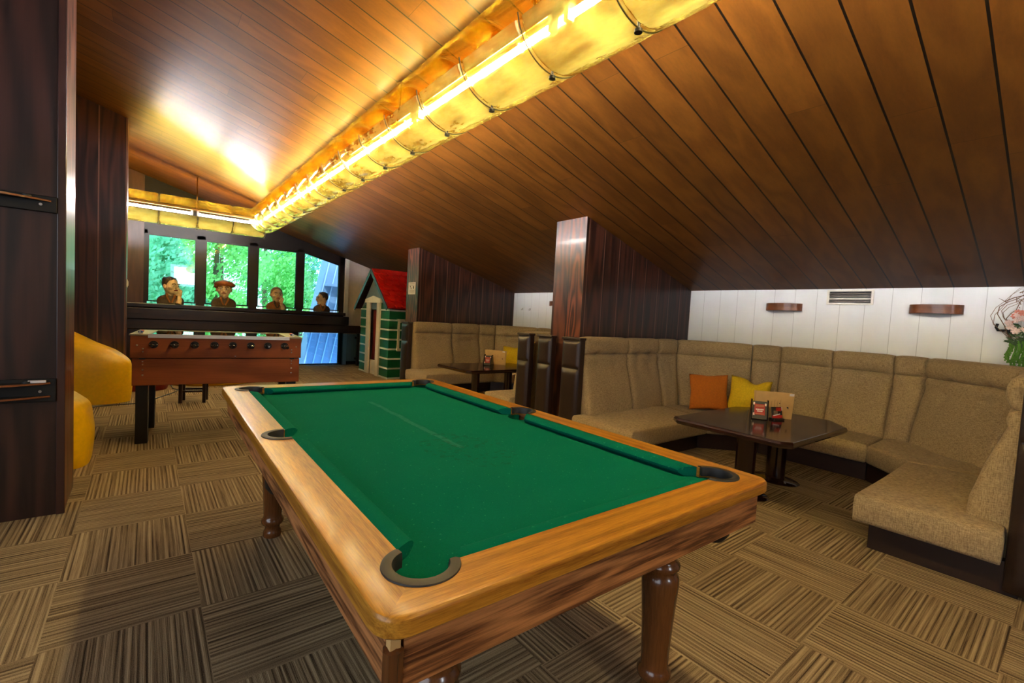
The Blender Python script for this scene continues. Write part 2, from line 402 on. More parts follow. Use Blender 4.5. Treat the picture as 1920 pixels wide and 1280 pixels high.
# ------------------------------------------------------------------ the room shell
XW = 5.62; ZE = 1.741; SL = .2888
def zc(x, y=0): return ZE+SL*(XW-x)
struct(MB().box(-3.3, -4.6, -.1, 5.8, 10.5, 0).build('floor', 'carpet'))
b = MB(); p = [(-3.4, zc(-3.4)), (5.75, zc(5.75)), (5.75, zc(5.75)+.1), (-3.4, zc(-3.4)+.1)]
b.rings([[(x, -4.7, z) for x, z in p], [(x, 10.6, z) for x, z in p]])
struct(b.build('ceiling', 'ceil'))
struct(MB().prism([(XW, -4.6), (XW+.12, -4.6), (XW+.12, 10.5), (XW, 10.5)], 0, ZE+.02).build('wall_right', 'wallboards'))
PT = lambda x, y: zc(x)+.03
X0 = 3.546
def partition(name, x0, x1, y0, y1):
    o = MB().prism([(x0, y0), (x1, y0), (x1, y1), (x0, y1)], 0, PT).build(name, 'dark')
    o.data.materials.append(M['darkface_far' if y0 > 7 else 'darkface'])
    for f in o.data.polygons:
        if abs(f.normal.x) > .9: f.material_index = 1
    return struct(o)
# dark face boards: two per pillar front, so the board grid starts at the pillar edge
M['darkface'].node_tree.nodes  # one material, offset 0: pillar fronts start at y = 3.3 and 7.03
partition('wall_near_right', X0, XW-.002, 3.3, 3.749)
partition('wall_far_right', X0, XW-.002, 7.03, 7.46)
lw = partition('wall_near_left', -3.2, -.36, 3.56, 4.03)
lw.data.materials[0] = M['darkplain']
struct(MB().box(-.389, 3.548, .0, -.352, 3.5595, 3.42).build('trim_7', 'darkplain', bevel=.004))
partition('wall_far_left', -3.2, -.205, 7.5, 7.95)
struct(MB().prism([(-3.3, -4.6), (-3.2, -4.6), (-3.2, 10.5), (-3.3, 10.5)], 0, PT).build('wall_left', 'darkplain'))
# back wall behind the camera with a wide window opening
b = MB().box(-3.2, -4.6, 0, 5.62, -4.5, 1.55).box(.8, -4.6, 1.55, 1.8, -4.5, 1.85).box(1.8, -4.6, 1.55, 5.62, -4.5, 1.74)
for x0, x1, z0 in ((-3.2, .8, 1.55), (.8, 1.8, 2.8), (1.8, 5.62, 1.74)):
    b.prism([(x0, -4.6), (x1, -4.6), (x1, -4.5), (x0, -4.5)], z0, PT)
struct(b.build('wall_back', 'pinkwall'))
# far wall: dark window wall left, pale wall right
YF = 10.4
b = MB().box(-3.2, YF, 0, 2.5, YF+.1, 1.14).box(2.5, YF, .76, 3.46, YF+.1, 1.14).box(3.38, YF, 0, 3.46, YF+.1, .76)
b.box(-.05, YF, 1.14, 0, YF+.1, 2.45)
for x0, x1 in ((.715, .85), (1.575, 1.72), (2.455, 2.58), (3.335, 3.46)): b.prism([(x0, YF), (x1, YF), (x1, YF+.1), (x0, YF+.1)], 1.14, lambda x, y: min(2.45, zc(x)-.01))
b.prism([(-.05, YF), (2.2, YF), (2.2, YF+.1), (-.05, YF+.1)], 2.385, PT)
b.prism([(2.2, YF), (2.58, YF), (2.58, YF+.1), (2.2, YF+.1)], 2.385, PT)
b.rings([[(2.58, y, 2.395), (3.335, y, 2.215), (3.46, y, 2.2), (3.46, y, zc(3.46)+.02), (2.58, y, zc(2.58)+.02)] for y in (YF, YF+.1)])
struct(b.build('wall_far', 'frame'))
struct(MB().prism([(-3.2, YF-.012), (-.05, YF-.012), (-.05, YF-.001), (-3.2, YF-.001)], 1.0, PT).build('trim_1', 'brownwall'))
b = MB().prism([(3.5, YF), (5.62, YF), (5.62, YF+.1), (3.5, YF+.1)], 0, PT)
struct(b.build('wall_far_pale', 'pinkwall')).name = 'wall_far_end'
struct(MB().prism([(3.44, YF-.06), (3.52, YF-.06), (3.52, YF-.001), (3.44, YF-.001)], 0, lambda x, y: zc(x)-.01).build('trim_2', 'white', bevel=.004))
# window panes with thin inner frames
def window(i, x0, x1, z0, top0, top1, mat):
    fr = MB(); t = .022
    o = [(x0, z0), (x1, z0), (x1, top1), (x0, top0)]; n = [(x0+t, z0+t), (x1-t, z0+t), (x1-t, top1-t), (x0+t, top0-t)]
    y0, y1 = YF+.01, YF+.06
    vs = [(x, y, z) for y in (y0, y1) for x, z in o+n]
    fs = []
    for k in range(4):
        j = (k+1) % 4
        fs += [(k, j, 4+j, 4+k), (8+k, 8+4+k, 8+4+j, 8+j), (4+k, 4+j, 12+j, 12+k), (k, 8+k, 8+j, j)]
    fr.add(vs, fs); f = struct(fr.build('window_%d' % i, 'frame'))
    p = MB(); p.rings([[(x, y, z) for x, z in n] for y in (YF+.03, YF+.036)])
    struct(p.build('window_pane', mat, f))
window(1, .0, .715, 1.19, 2.385, 2.385, 'glass'); window(2, .85, 1.575, 1.19, 2.385, 2.385, 'glass')
window(3, 1.72, 2.455, 1.19, 2.385, 2.385, 'glass'); window(4, 2.58, 3.335, 1.19, 2.395, 2.215, 'glassblue')
window(5, 2.5, 3.38, .0, .76, .76, 'glassblue')
# ledge under the windows: sill, counter, lower dark band
struct(MB().box(-3.19, 10.2, 1.09, 3.43, 10.398, 1.155).build('trim_3', 'darkhoriz', bevel=.006))
struct(MB().box(-3.19, 9.98, .89, 3.43, 10.19, 1.075).build('trim_4', 'darkhoriz', bevel=.008))
struct(MB().box(-3.19, 10.02, .72, 4.6, 10.18, .885).build('trim_5', 'darkhoriz', bevel=.005))
struct(MB().box(-3.19, 10.16, .06, 2.3, 10.19, .71).build('trim_6', 'darkplain'))
struct(MB().box(3.53, YF-.02, 0, 5.6, YF-.002, .07).build('baseboard_far', 'frame'))

# glass balustrade with black post
t = thing('glass_balustrade', 'clear glass balustrade panel clamped to a black post beside the playhouse', 'balustrade', (3.68, 10.1, 0))
MB().box(2.62, 10.095, .03, 3.66, 10.107, .70).build('glass_panel', 'glassblue', t)
MB().box(3.66, 10.07, 0, 3.715, 10.13, .715).build('post', 'black', t, bevel=.004)
for z in (.14, .60): MB().box(3.62, 10.08, z, 3.66, 10.122, z+.045).build('clamp', 'black', t, bevel=.004)

# ------------------------------------------------------------------ the amber tube lamps
RG = .225; LX, LZ = 1.45, 2.6; SEG = .475
def shell_mb(up, L=SEG-.014, n=26, r=RG, th=.006):
    """half-open amber glass trough with rounded ends, along +Y"""
    a0, a1 = (R_(16), R_(164)) if up else (R_(196), R_(344))
    st = [0, .004, .010, .018, .030, L-.030, L-.018, L-.010, L-.004, L]
    def rad(y):
        d = min(y, L-y); e = .03
        return r if d >= e else r-.022*(1-math.sqrt(max(0, 1-((e-d)/e)**2)))
    outer = [[(rad(y)*math.cos(a0+(a1-a0)*k/n), y, rad(y)*math.sin(a0+(a1-a0)*k/n)) for k in range(n+1)] for y in st]
    b = MB()
    # inner end walls: a rim narrowing inwards at each end
    rim0 = [[(rr*math.cos(a0+(a1-a0)*k/n), 0.0, rr*math.sin(a0+(a1-a0)*k/n)) for k in range(n+1)] for rr in (r*.55, r*.72, r*.86)]
    rim1 = [[(p[0], L, p[2]) for p in q] for q in reversed(rim0)]
    b.rings(rim0+outer+rim1, closed=False, cap=False)
    return b
def lamp_run(name, label, cat, origin, rot, n0, n1, lamps, rods, skip=()):
    t = thing(name, label, cat, origin, rot)
    pro = {}
    for up in (0, 1):
        for k in range(n0, n1):
            if k in skip: continue
            if up not in pro:
                o = shell_mb(up).build('amber_shade', 'amberup' if up else 'amber', t, smooth=True, local=True, recalc=False, sharp=60)
                pro[up] = o
            else:
                o = pro[up].copy(); COL.objects.link(o); o.parent = t
            o.location = (0, k*SEG+.007, 0)
    for y0, y1 in lamps:
        MB().tube([(0, y0+.03, 0), (0, y1-.03, 0)], .017, 14).build('fluorescent_tube', 'lamp', t, smooth=True, local=True)
        for yy in (y0, y1-.028): MB().box(-.022, yy, -.028, .022, yy+.028, .05).build('lamp_holder', 'alu', t, local=True, bevel=.003)
    MB().box(-.012, n0*SEG+.01, .055, .012, n1*SEG-.01, .085).build('spine_bar', 'brass', t, local=True, bevel=.003)
    for k in range(n0, n1+1):
        if k in skip: continue
        y = k*SEG
        b = MB().tube([(0, y, -RG+.03), (0, y, -RG-.004)], .006, 8)
        b.lathe([(.016, 0), (.016, .012), (.007, .018)], 12, (0, y, -RG-.016))
        b.build('shade_bolt', 'black', t, smooth=True, local=True)
        b = MB()
        b.tube([(RG*.99*math.cos(a), y, RG*.99*math.sin(a)) for a in [R_(190+160*i/30) for i in range(31)]], .0035, 6, False)
        b.build('shade_ring', 'olive', t, smooth=True, local=True)
    return t
long_run = lamp_run('tube_lamp', 'long amber glass tube lamp hung under the ceiling over the pool table', 'lamp', (LX, -2.65, LZ), 0., 0, 23,
    [(k*1.42+.02, k*1.42+1.36) for k in range(8)][:7]+[(9.96, 10.9)], [])
b = MB()
for y in (.25, 1.78, 3.3, 4.8, 6.26, 7.8):
    o = MB().tube([(0, y+2.65, .06), (0, y+2.65, zc(LX)-LZ-.004)], .009, 10).lathe([(.03, 0), (.03, .006), (.012, .012)][::-1], 14, (0, y+2.65, zc(LX)-LZ-.016)).build('hanging_rod', 'brass', long_run, smooth=True, local=True)
cross = lamp_run('tube_lamp', 'shorter amber glass tube lamp crossing in front of the far windows', 'lamp', (1.55, 8.85, LZ), math.pi/2, 0, 7,
    [(.08, .95), (1.0, 2.3)], [])
for y in (.95, 2.375):
    MB().tube([(0, y, .06), (0, y, zc(1.55-y)-LZ-.006)], .009, 10).lathe([(.012, 0), (.03, .006), (.03, .012)], 14, (0, y, zc(1.55-y)-LZ-.018)).build('hanging_rod', 'brass', cross, smooth=True, local=True)

# ------------------------------------------------------------------ pool table
PT_ = thing('pool_table', 'pool table with green baize and golden oak rails in the foreground', 'pool table', (.913, 1.712, 0), R_(-1.2))
hx, hy, zt = .6225, 1.13, .8
rw, cw = .105, .05
def rect_rail(side):
    """mitred rail with rounded outer edge; side 0 near,1 right,2 far,3 left"""
    prof = [(.004, -.036), (0, -.032), (0, -.010), (.0012, -.0055), (.0045, -.0014), (.009, 0), (rw, 0), (rw, -.036)]
    b = MB()
    rs = []
    Rr = .05
    for end in (0, 1):
        ring = []
        for d, z in prof:
            if side in (0, 2):
                sgn = -1 if side == 0 else 1
                y = sgn*(hy-d); x = (-1 if end == 0 else 1)*(hx-d)
            else:
                sgn = 1 if side == 1 else -1
                x = sgn*(hx-d); y = (-1 if end == 0 else 1)*(hy-d)
            ring.append((x, y, zt+z))
        rs.append(ring)
    # clip corner: pull outermost points in to make a rounded corner
    def rnd(p):
        x, y, z = p
        ex, ey = hx-Rr, hy-Rr
        if abs(x) > ex and abs(y) > ey:
            dx, dy = abs(x)-ex, abs(y)-ey
            l = math.hypot(dx, dy); mx = max(dx, dy)
            k = mx/l if l > 1e-6 else 1
            return (math.copysign(ex+dx*k, x), math.copysign(ey+dy*k, y), z)
        return p
    a, c = rs
    n = 40; out = []
    for i in range(n+1):
        u = i/n
        # denser sampling at the ends for the corner rounding
        u = .5-.5*math.cos(math.pi*u)
        out.append([rnd(tuple(a[k][q]+(c[k][q]-a[k][q])*u for q in range(3))) for k in range(len(prof))])
    b.rings(out)
    return b
def boolcut(o, cutter):
    q = o.modifiers.new('cut', 'BOOLEAN'); q.operation = 'DIFFERENCE'; q.object = cutter; q.solver = 'EXACT'
rails = []
for sd in range(4):
    rails.append(rect_rail(sd).build('rail', 'oakrailx' if sd in (0, 2) else 'oakrail', PT_, smooth=True, local=True, sharp=24))
PK0 = [(-hx+.12, -hy+.135, .068), (hx-.12, -hy+.135, .068), (-hx+.12, hy-.135, .068), (hx-.12, hy-.135, .068), (-hx+.095, 0, .072), (hx-.095, 0, .072)]
PK = [(-hx+.122, -hy+.122, .062), (hx-.122, -hy+.122, .062), (-hx+.122, hy-.122, .062), (hx-.122, hy-.122, .062), (-hx+.093, 0, .064), (hx-.093, 0, .064)]
# cut pocket mouths with real geometry: build rail meshes minus cylinders via bmesh boolean applied now
def apply_bool(objs, cut):
    dg = None
    me = bpy.data.meshes.new('cut'); me.from_pydata(cut.v, [], cut.f)
    bm = bmesh.new(); bm.from_mesh(me); bmesh.ops.recalc_face_normals(bm, faces=bm.faces[:]); bm.to_mesh(me); bm.free()
    c = bpy.data.objects.new('cut', me); COL.objects.link(c); c.parent = PT_
    bpy.context.view_layer.update()
    for o in objs: boolcut(o, c)
    bpy.context.view_layer.update()
    dg = bpy.context.evaluated_depsgraph_get()
    for o in objs:
        nm = bpy.data.meshes.new_from_object(o.evaluated_get(dg)); mats = list(o.data.materials)
        o.modifiers.clear(); o.data = nm; nm.set_sharp_from_angle(angle=R_(24))
        wnm = o.modifiers.new('flat_tops', 'WEIGHTED_NORMAL'); wnm.keep_sharp = True; wnm.weight = 90
        if not nm.materials:
            for q in mats: nm.materials.append(q)
    bpy.data.objects.remove(c); bpy.data.meshes.remove(me)
bed = MB().box(-hx+.06, -hy+.06, .66, hx-.06, hy-.06, .768).build('cloth_bed', 'felt', PT_, local=True)
cuts = MB()
for x, y, r in PK: cuts.tube([(x, y, .60), (x, y, .9)], r, 40)
cuts_bed = MB()
for x, y, r in PK[1:]: cuts_bed.tube([(x, y, .60), (x, y, .9)], r, 40)
apply_bool(rails, cuts); apply_bool([bed], cuts_bed)
# cushions: six green rubber noses covered in baize
def cushion(p0, p1, inward):
    """p0,p1 wood-side line ends; mitred ends opening towards the pocket"""
    p0, p1, n = Vector((*p0, 0)), Vector((*p1, 0)), Vector((*inward, 0)); d = (p1-p0).normalized()
    prof = [(-.004, .798), (.012, .801), (.034, .798), (.046, .793), (.052, .786), (.050, .779), (.036, .7685), (-.004, .7685)]
    rs = []
    for e, s in ((p0, 1), (p1, -1)):
        ring = []
        for k, z in prof: q = e+n*k+d*s*max(0, k)*.75; ring.append((q.x, q.y, z))
        rs.append(ring)
    return MB().rings(rs)
wx, wy = hx-rw, hy-rw
cg = .06; mg = .064; cx_, cy_ = hx-.122-cg, hy-.122-cg
for p0, p1, n in [((-cx_+.006, -wy), (cx_-.006, -wy), (0, 1)), ((-cx_+.006, wy), (cx_-.006, wy), (0, -1)),
                  ((-wx, -cy_+.006), (-wx, -mg), (1, 0)), ((-wx, mg), (-wx, cy_-.006), (1, 0)),
                  ((wx, -cy_+.006), (wx, -mg), (-1, 0)), ((wx, mg), (wx, cy_-.006), (-1, 0))]:
    cushion(p0, p1, n).build('cushion', 'felt', PT_, smooth=True, local=True, sharp=30)
# pockets: black rim arc + cup
for x, y, r in PK:
    corner = abs(y) > .1
    ang = math.atan2(y, x) if corner else (0 if x > 0 else math.pi)
    ang = math.atan2(math.copysign(1, y), math.copysign(1, x)) if corner else ang
    span = R_(118) if corner else R_(98)
    b = MB(); rs = []
    for i in range(33):
        a = ang-span+2*span*i/32; ca, sa = math.cos(a), math.sin(a)
        rs.append([(x+q*ca, y+q*sa, z) for q, z in ((r-.012, .792), (r-.010, .8035), (r+.0, .8055), (r+.009, .803), (r+.010, .7995), (r-.001, .799), (r-.002, .775), (r-.012, .775))])
    b.rings(rs)
    o = b.build('pocket', 'rubber', PT_, smooth=True, local=True, sharp=45)
    c = MB().lathe([(.001, .60), (r-.02, .60), (r-.006, .62), (r-.004, .659), (r-.007, .659), (r-.009, .625), (r-.022, .605), (.001, .605)], 28, (x, y, 0))
    if not (x < 0 and y < -.1): sub(c, 'pocket_cup', 'black', o, smooth=True)
# aprons
ai = .028; z0, z1 = .662, .7635
for sd in range(4):
    if sd in (0, 2):
        s = -1 if sd == 0 else 1; y = s*(hy-ai)
        b = MB().box(-hx+ai+.022, min(y, y-s*.022), z0, hx-ai-.0, max(y, y-s*.022), z1); mt = 'oakapron'
    else:
        s = -1 if sd == 3 else 1; x = s*(hx-ai)
        b = MB().box(min(x, x-s*.022), -hy+ai+.022, z0, max(x, x-s*.022), hy-ai-.023, z1); mt = 'oakaprony'
    b.build('apron_panel', mt, PT_, local=True, bevel=.002)
# damaged near left corner: rounded trim post with a broken raw chipboard end above it
cx0, cy0 = -hx+ai+.008, -hy+ai+.008
b = MB().lathe([(.017, z0), (.017, z1-.032), (.010, z1-.026)], 8, (cx0, cy0, 0)); tr_ = b.build('corner_trim', 'legwood', PT_, smooth=True, local=True)
sub(MB().box(cx0-.010, cy0-.010, z1-.028, cx0+.008, cy0+.006, z1-.001), 'raw_end', 'tan', tr_, bevel=.001)
LEGP = [(.0, .0), (.042, .0), (.046, .012), (.043, .03), (.036, .042), (.038, .06), (.054, .075), (.056, .09), (.048, .104), (.044, .112), (.046, .16), (.051, .26), (.058, .36), (.061, .40), (.058, .425), (.048, .438),
        (.050, .446), (.060, .456), (.060, .466), (.050, .476), (.047, .484), (.054, .50), (.060, .525), (.058, .548), (.048, .566), (.040, .574), (.046, .584), (.056, .592), (.058, .608), (.052, .62), (.06, .63), (.06, .663)]
for lx, ly in ((-.385, -.87), (.465, -.87), (-.385, .96), (.465, .96)):
    MB().lathe([(max(r, .001), z) for r, z in LEGP], 32, (lx, ly, 0)).build('leg', 'legwood', PT_, smooth=True, local=True, sharp=50)

# ------------------------------------------------------------------ foosball table
FL = 1.31; FD = .72
FT = thing('foosball_table', 'cherry veneer table football game on four black square legs', 'table football', (-.105, 4.95, 0), math.atan2(-.12, 1.305))
zb, zs, zt2 = .505, .737, .93
up_ = MB().box(0, 0, zs+.003, FL, FD, zt2)
upper = up_.build('upper_cabinet', 'foos', FT, local=True, bevel=.003)
low = MB().box(.012, .008, zb, FL-.012, FD-.008, zs-.003).build('lower_cabinet', 'foos', FT, local=True, bevel=.003)
b = MB().box(-.008, -.006, zt2, FL+.008, .05, zt2+.012).box(-.008, FD-.05, zt2, FL+.008, FD+.006, zt2+.012).box(-.008, .05, zt2, .13, FD-.05, zt2+.012).box(FL-.13, .05, zt2, FL+.008, FD-.05, zt2+.012)
b.build('rim', 'rimgrey', FT, local=True, bevel=.002)
MB().box(.13, .05, zt2+.003, FL-.13, FD-.05, zt2+.008).build('glass_top', 'tabletop_glass', FT, local=True)
MB().box(.118, -.010, zt2-.016, FL-.107, -.001, zt2+.016).build('metal_edge_strip', 'alu', FT, local=True, bevel=.001)
for x, y in ((.035, .03), (FL-.12, .03), (.035, FD-.115), (FL-.12, FD-.115)):
    MB().box(x, y, 0, x+.085, y+.085, zb).build('leg', 'black', FT, local=True, bevel=.003)
for i, fr in enumerate((.119, .229, .339, .451, .559, .67, .777, .887)):
    x = fr*FL; z = .857
    b = MB().tube([(x, -.001, z), (x, -.010, z)], .032, 24).tube([(x, -.010, z), (x, -.02, z)], [.024, .018], 20)
    be = b.build('rod_bearing', 'black', FT, smooth=True, local=True)
    for s in (-1, 1): sub(MB().ball((x+s*.023, -.0105, z), .0045, 8, 6), 'screw', 'steel', be, smooth=True)
    ln = .115 if i in (5, 6, 7) else .06
    sub(MB().tube([(x, -.02, z), (x, -ln, z)], .0075, 12), 'rod', 'steel', be, smooth=True)
    if i != 6:
        sub(MB().tube([(x, -ln+.005, z), (x, -ln-.012, z), (x, -ln-.04, z), (x, -ln-.085, z), (x, -ln-.1, z)], [.011, .016, .013, .016, .010], 14), 'handle', 'blackgloss', be, smooth=True)
for x in (.055, FL-.055):
    for z in (.82, .795): MB().ball((x+.03*(1 if x < .5 else -1), -.001, z), .006, 8, 6).build('screw', 'steel', FT, smooth=True, local=True)
    for z in (.71, .685, .64, .595): MB().ball((x+.028*(1 if x < .5 else -1), .007, z), .0075 if z < .65 else .006, 8, 6).build('screw', 'steel', FT, smooth=True, local=True)
    MB().box(x-.0+(.005 if x < .5 else -.045), -.004, zs-.008, x+(.045 if x < .5 else -.005), -.0005, zs+.004).build('latch', 'black', FT, local=True)
    MB().ball((x-.01*(1 if x < .5 else -1), -.001, .85), .007, 8, 6).build('screw', 'steel', FT, smooth=True, local=True)
MB().ball((.69*FL-.15, -.001, .757), .006, 8, 6).build('screw', 'steel', FT, smooth=True, local=True)
for x, yy in ((.06, .12), (FL-.06, .2)):
    o = MB().tube([(x, yy-.08, zt2+.03), (x, yy+.08, zt2+.03)], .004, 8).box(x-.006, yy-.085, zt2+.012, x+.006, yy-.075, zt2+.036).box(x-.006, yy+.075, zt2+.012, x+.006, yy+.085, zt2+.036).build('score_counter', 'steel', FT, local=True)
    for k in range(3): sub(MB().lathe([(.006, -.009), (.015, -.005), (.015, .005), (.006, .009)], 14, (x, yy-.062+k*.02, zt2+.03)), 'blue_bead', 'blue', o, smooth=True)
    for k in range(3): sub(MB().lathe([(.006, -.009), (.015, -.005), (.015, .005), (.006, .009)], 14, (x, yy+.02+k*.02, zt2+.03)), 'red_bead', 'redplastic', o, smooth=True)

# ------------------------------------------------------------------ booths
def polyn(P):
    """inward mitred normals for the back polyline (walked left arm -> wall -> right arm, booth on the right hand side)"""
    out = []
    for i, p in enumerate(P):
        ns = []
        for a, c in ((i-1, i), (i, i+1)):
            if a < 0 or c >= len(P): continue
            d = Vector((P[c][0]-P[a][0], P[c][1]-P[a][1])); d.normalize(); ns.append(Vector((d.y, -d.x)))
        n = sum(ns, Vector((0, 0))).normalized()
        k = 1/max(.5, n.dot(ns[0])); out.append(n*k)
    return out
BP = [(3.44, 3.13), (4.15, 3.13), (4.72, 3.13), (5.03, 3.07), (5.40, 2.36), (5.50, 2.10), (5.50, 1.61), (5.50, 1.115), (5.47, .885), (4.86, .27), (4.62, .22), (4.05, .22), (3.44, .22)]
BN = polyn(BP)
PROF = [(.06, .115), (.13, .30), (.128, .33), (.118, .42), (.098, .52), (.07, .62), (.042, .71), (.018, .79), (.008, .83), (.016, .87), (.012, .90), (.002, .915), (-.014, .925), (.004, .937), (.018, .955), (.026, .99), (.024, 1.04), (.014, 1.075), (-.01, 1.098), (-.05, 1.106), (-.09, 1.10), (-.105, 1.085), (-.11, .9), (-.11, .115)]
def back_panel(i, dy, seed):
    a, c = Vector(BP[i]), Vector(BP[i+1]); na, nc = BN[i], BN[i+1]
    L = (c-a).length; n = max(6, int(L/.028))
    narrow = L < .3
    rs = []
    for k in range(n+1):
        u = .004/L+(1-.008/L)*k/n; p = a.lerp(c, u); nn = na.lerp(nc, u)
        e = min(u, 1-u)*L; ed = .032*math.exp(-e/.016)
        ring = []
        for d, z in PROF:
            dd = d
            if .15 < z < 1.09 and d > -.06:
                dd -= ed
                dd += .010*noise.noise(Vector((p.x*7+seed, p.y*7, z*9)))+.006*noise.noise(Vector((p.x*3, p.y*3+seed, z*26)))
                if not narrow:
                    for q in (.3, .7):
                        for zz, am in ((.925, .042), (.80, .036)):
                            dd -= am*math.exp(-(((u-q)*L)**2+(z-zz)**2*1.4)/.0016)
            zz = z-(.012*math.exp(-e/.03) if z > 1.05 else 0)
            ring.append((p.x+nn.x*dd, p.y+nn.y*dd+dy, zz))
        rs.append(ring)
    return MB().rings(rs)
SEATS = [[(3.29, 2.38), (4.55, 2.38), (4.72, 3.10), (3.29, 3.10)],
         [(4.555, 2.38), (4.886, 2.02), (5.46, 2.10), (5.33, 2.36), (4.99, 3.02), (4.725, 3.06)],
         [(4.886, 2.015), (4.886, 1.12), (5.46, 1.12), (5.46, 2.095)],
         [(4.886, 1.115), (4.555, .79), (4.63, .3), (4.83, .34), (5.42, .9), (5.46, 1.11)],
         [(4.55, .79), (3.29, .79), (3.29, .185), (4.625, .185)]]
def seat_mb(poly, seed):
    """upholstered block: rounded edge, softly puffed top"""
    c = Vector((sum(p[0] for p in poly)/len(poly), sum(p[1] for p in poly)/len(poly)))
    # resample outline
    pts = []
    for i in range(len(poly)):
        a, d = Vector(poly[i]), Vector(poly[(i+1) % len(poly)]); n = max(2, int((d-a).length/.06))
        for k in range(n): pts.append(a.lerp(d, k/n))
    def ring(inset, z, w=0.):
        r = []
        for p in pts:
            d = (c-p); l = d.length; q = p+d*min(.98, inset/l)
            r.append((q.x, q.y, z+w*noise.noise(Vector((q.x*5+seed, q.y*5, 0)))))
        return r
    rs = [ring(.02, .165), ring(.003, .172), ring(0, .19), ring(-.003, .25), ring(0, .305), ring(.006, .320), ring(.016, .328), ring(.04, .331), ring(.09, .334, .012), ring(.16, .336, .022), ring(.26, .335, .022)]
    return MB().rings(rs)
def plinth_poly(poly, d=.07):
    c = Vector((sum(p[0] for p in poly)/len(poly), sum(p[1] for p in poly)/len(poly)))
    out = []
    n = len(poly); area_ = sum(poly[i][0]*poly[(i+1) % n][1]-poly[(i+1) % n][0]*poly[i][1] for i in range(n))
    return out
PL = [[(3.40, 2.47), (4.535, 2.47), (4.70, 3.05), (3.40, 3.05)], [(4.54, 2.47), (4.955, 2.04), (5.45, 2.11), (5.32, 2.36), (4.98, 3.01), (4.71, 3.05)],
      [(4.955, 2.035), (4.955, 1.125), (5.45, 1.125), (5.45, 2.10)], [(4.955, 1.12), (4.555, .73), (4.63, .32), (4.83, .36), (5.40, .91), (5.45, 1.115)], [(4.55, .73), (3.385, .73), (3.385, .12), (4.62, .12)]]
UN = [('left', [0, 1]), ('lc', [2, 3, 4]), ('mid', [5, 6]), ('rc', [7, 8]), ('right', [9, 10, 11])]
def end_panel(t, y0, y1):
    o = MB().box(3.36, y0, .02, 3.435, y1, 1.085).build('end_panel', 'leather', t, bevel=.012, seg=3)
    def pad(z0, z1):
        def f(u, v):
            e = min(min(u, 1-u)*.2, min(v, 1-v)*(z1-z0)); h = .022*(1-math.exp(-e/.018))
            return (3.358-h, y0+.008+(y1-y0-.016)*u, z0+(z1-z0)*v)
        return MB().grid(f, 14, 26)
    sub(pad(.03, .772), 'lower_pad', 'leather', o, smooth=True, sharp=70)
    sub(pad(.782, 1.055), 'upper_pad', 'leather', o, smooth=True, sharp=70)
    sub(MB().box(3.345, y0-.004, 1.066, 3.44, y1+.004, 1.09), 'top_lip', 'plinth', o, bevel=.006)
BL = {'near': 'large U-shaped tan upholstered booth along the white wall at right', 'far': 'farther U-shaped tan upholstered booth beside the playhouse'}
def booth(which, dy):
    fy = lambda y: y+(.19*max(0., min(1., (1.1-y)/.8)) if dy else 0.)
    global BP, BN
    BP0 = BP; BP = [(x, fy(y)) for x, y in BP0]; BN = polyn(BP)
    t = thing('upholstered_booth', BL[which], 'booth', (4.6, 1.6+dy, 0))
    for k, (nm, panels) in enumerate(UN):
        MB().prism([(x, fy(y)+dy) for x, y in PL[k]], 0, .168).build('plinth', 'plinth', t, bevel=.004)
        b = seat_mb([(x, fy(y)+dy) for x, y in SEATS[k]], k*3.1+dy); b.build('seat', 'linen', t, smooth=True, sharp=60)
        for i in panels: back_panel(i, dy, i*2.7+dy).build('backrest', 'linen', t, smooth=True, sharp=75)
        if nm == 'left': end_panel(t, 3.115+dy+(.09 if dy else 0), 3.365+dy+(.09 if dy else 0))
        if nm == 'right': end_panel(t, (-.06 if not dy else .155)+dy, (.175 if not dy else .362)+dy)
    if dy: end_panel(t, 3.53, 3.745)
    BP = BP0; BN = polyn(BP)
booth('near', 0.); booth('far', 3.73)

# low tables
def low_table(dy, label):
    t = thing('booth_table', label, 'table', (3.9, 1.57+dy, 0))
    P = [(3.25, 1.12), (4.24, 1.10), (4.47, 1.28), (4.47, 1.86), (4.28, 1.99), (3.27, 1.99), (3.21, 1.93), (3.2, 1.18)]
    c = Vector((3.85, 1.55))
    def ring(k, z): return [(c.x+(x-c.x)*k, c.y+(y-c.y)*k+dy, z) for x, y in P]
    MB().rings([ring(.955, .505), ring(.985, .508), ring(1, .52), ring(1, .536), ring(.985, .548), ring(.97, .55)]).build('tabletop', 'mahog', t, smooth=False)
    for x in (3.62, 4.2):
        l = MB().lathe([(.052, .02), (.05, .03), (.05, .49), (.052, .5)], 28, (x, 1.57+dy, 0), .95, 1.5).build('leg', 'mahog', t, smooth=True)
        sub(MB().lathe([(.001, 0), (.125, 0), (.13, .008), (.12, .02), (.06, .028), (.001, .028)], 36, (x, 1.57+dy, 0), 1., 1.45), 'foot_plate', 'mahog', l, smooth=True)
        sub(MB().lathe([(.001, .48), (.11, .485), (.11, .504), (.001, .504)], 24, (x, 1.57+dy, 0), 1., 1.5), 'top_plate', 'black', l, smooth=True)
    return t
low_table(0, 'glossy dark low table inside the near booth, tan menu standing on it')
low_table(3.73, 'glossy dark low table inside the far booth')

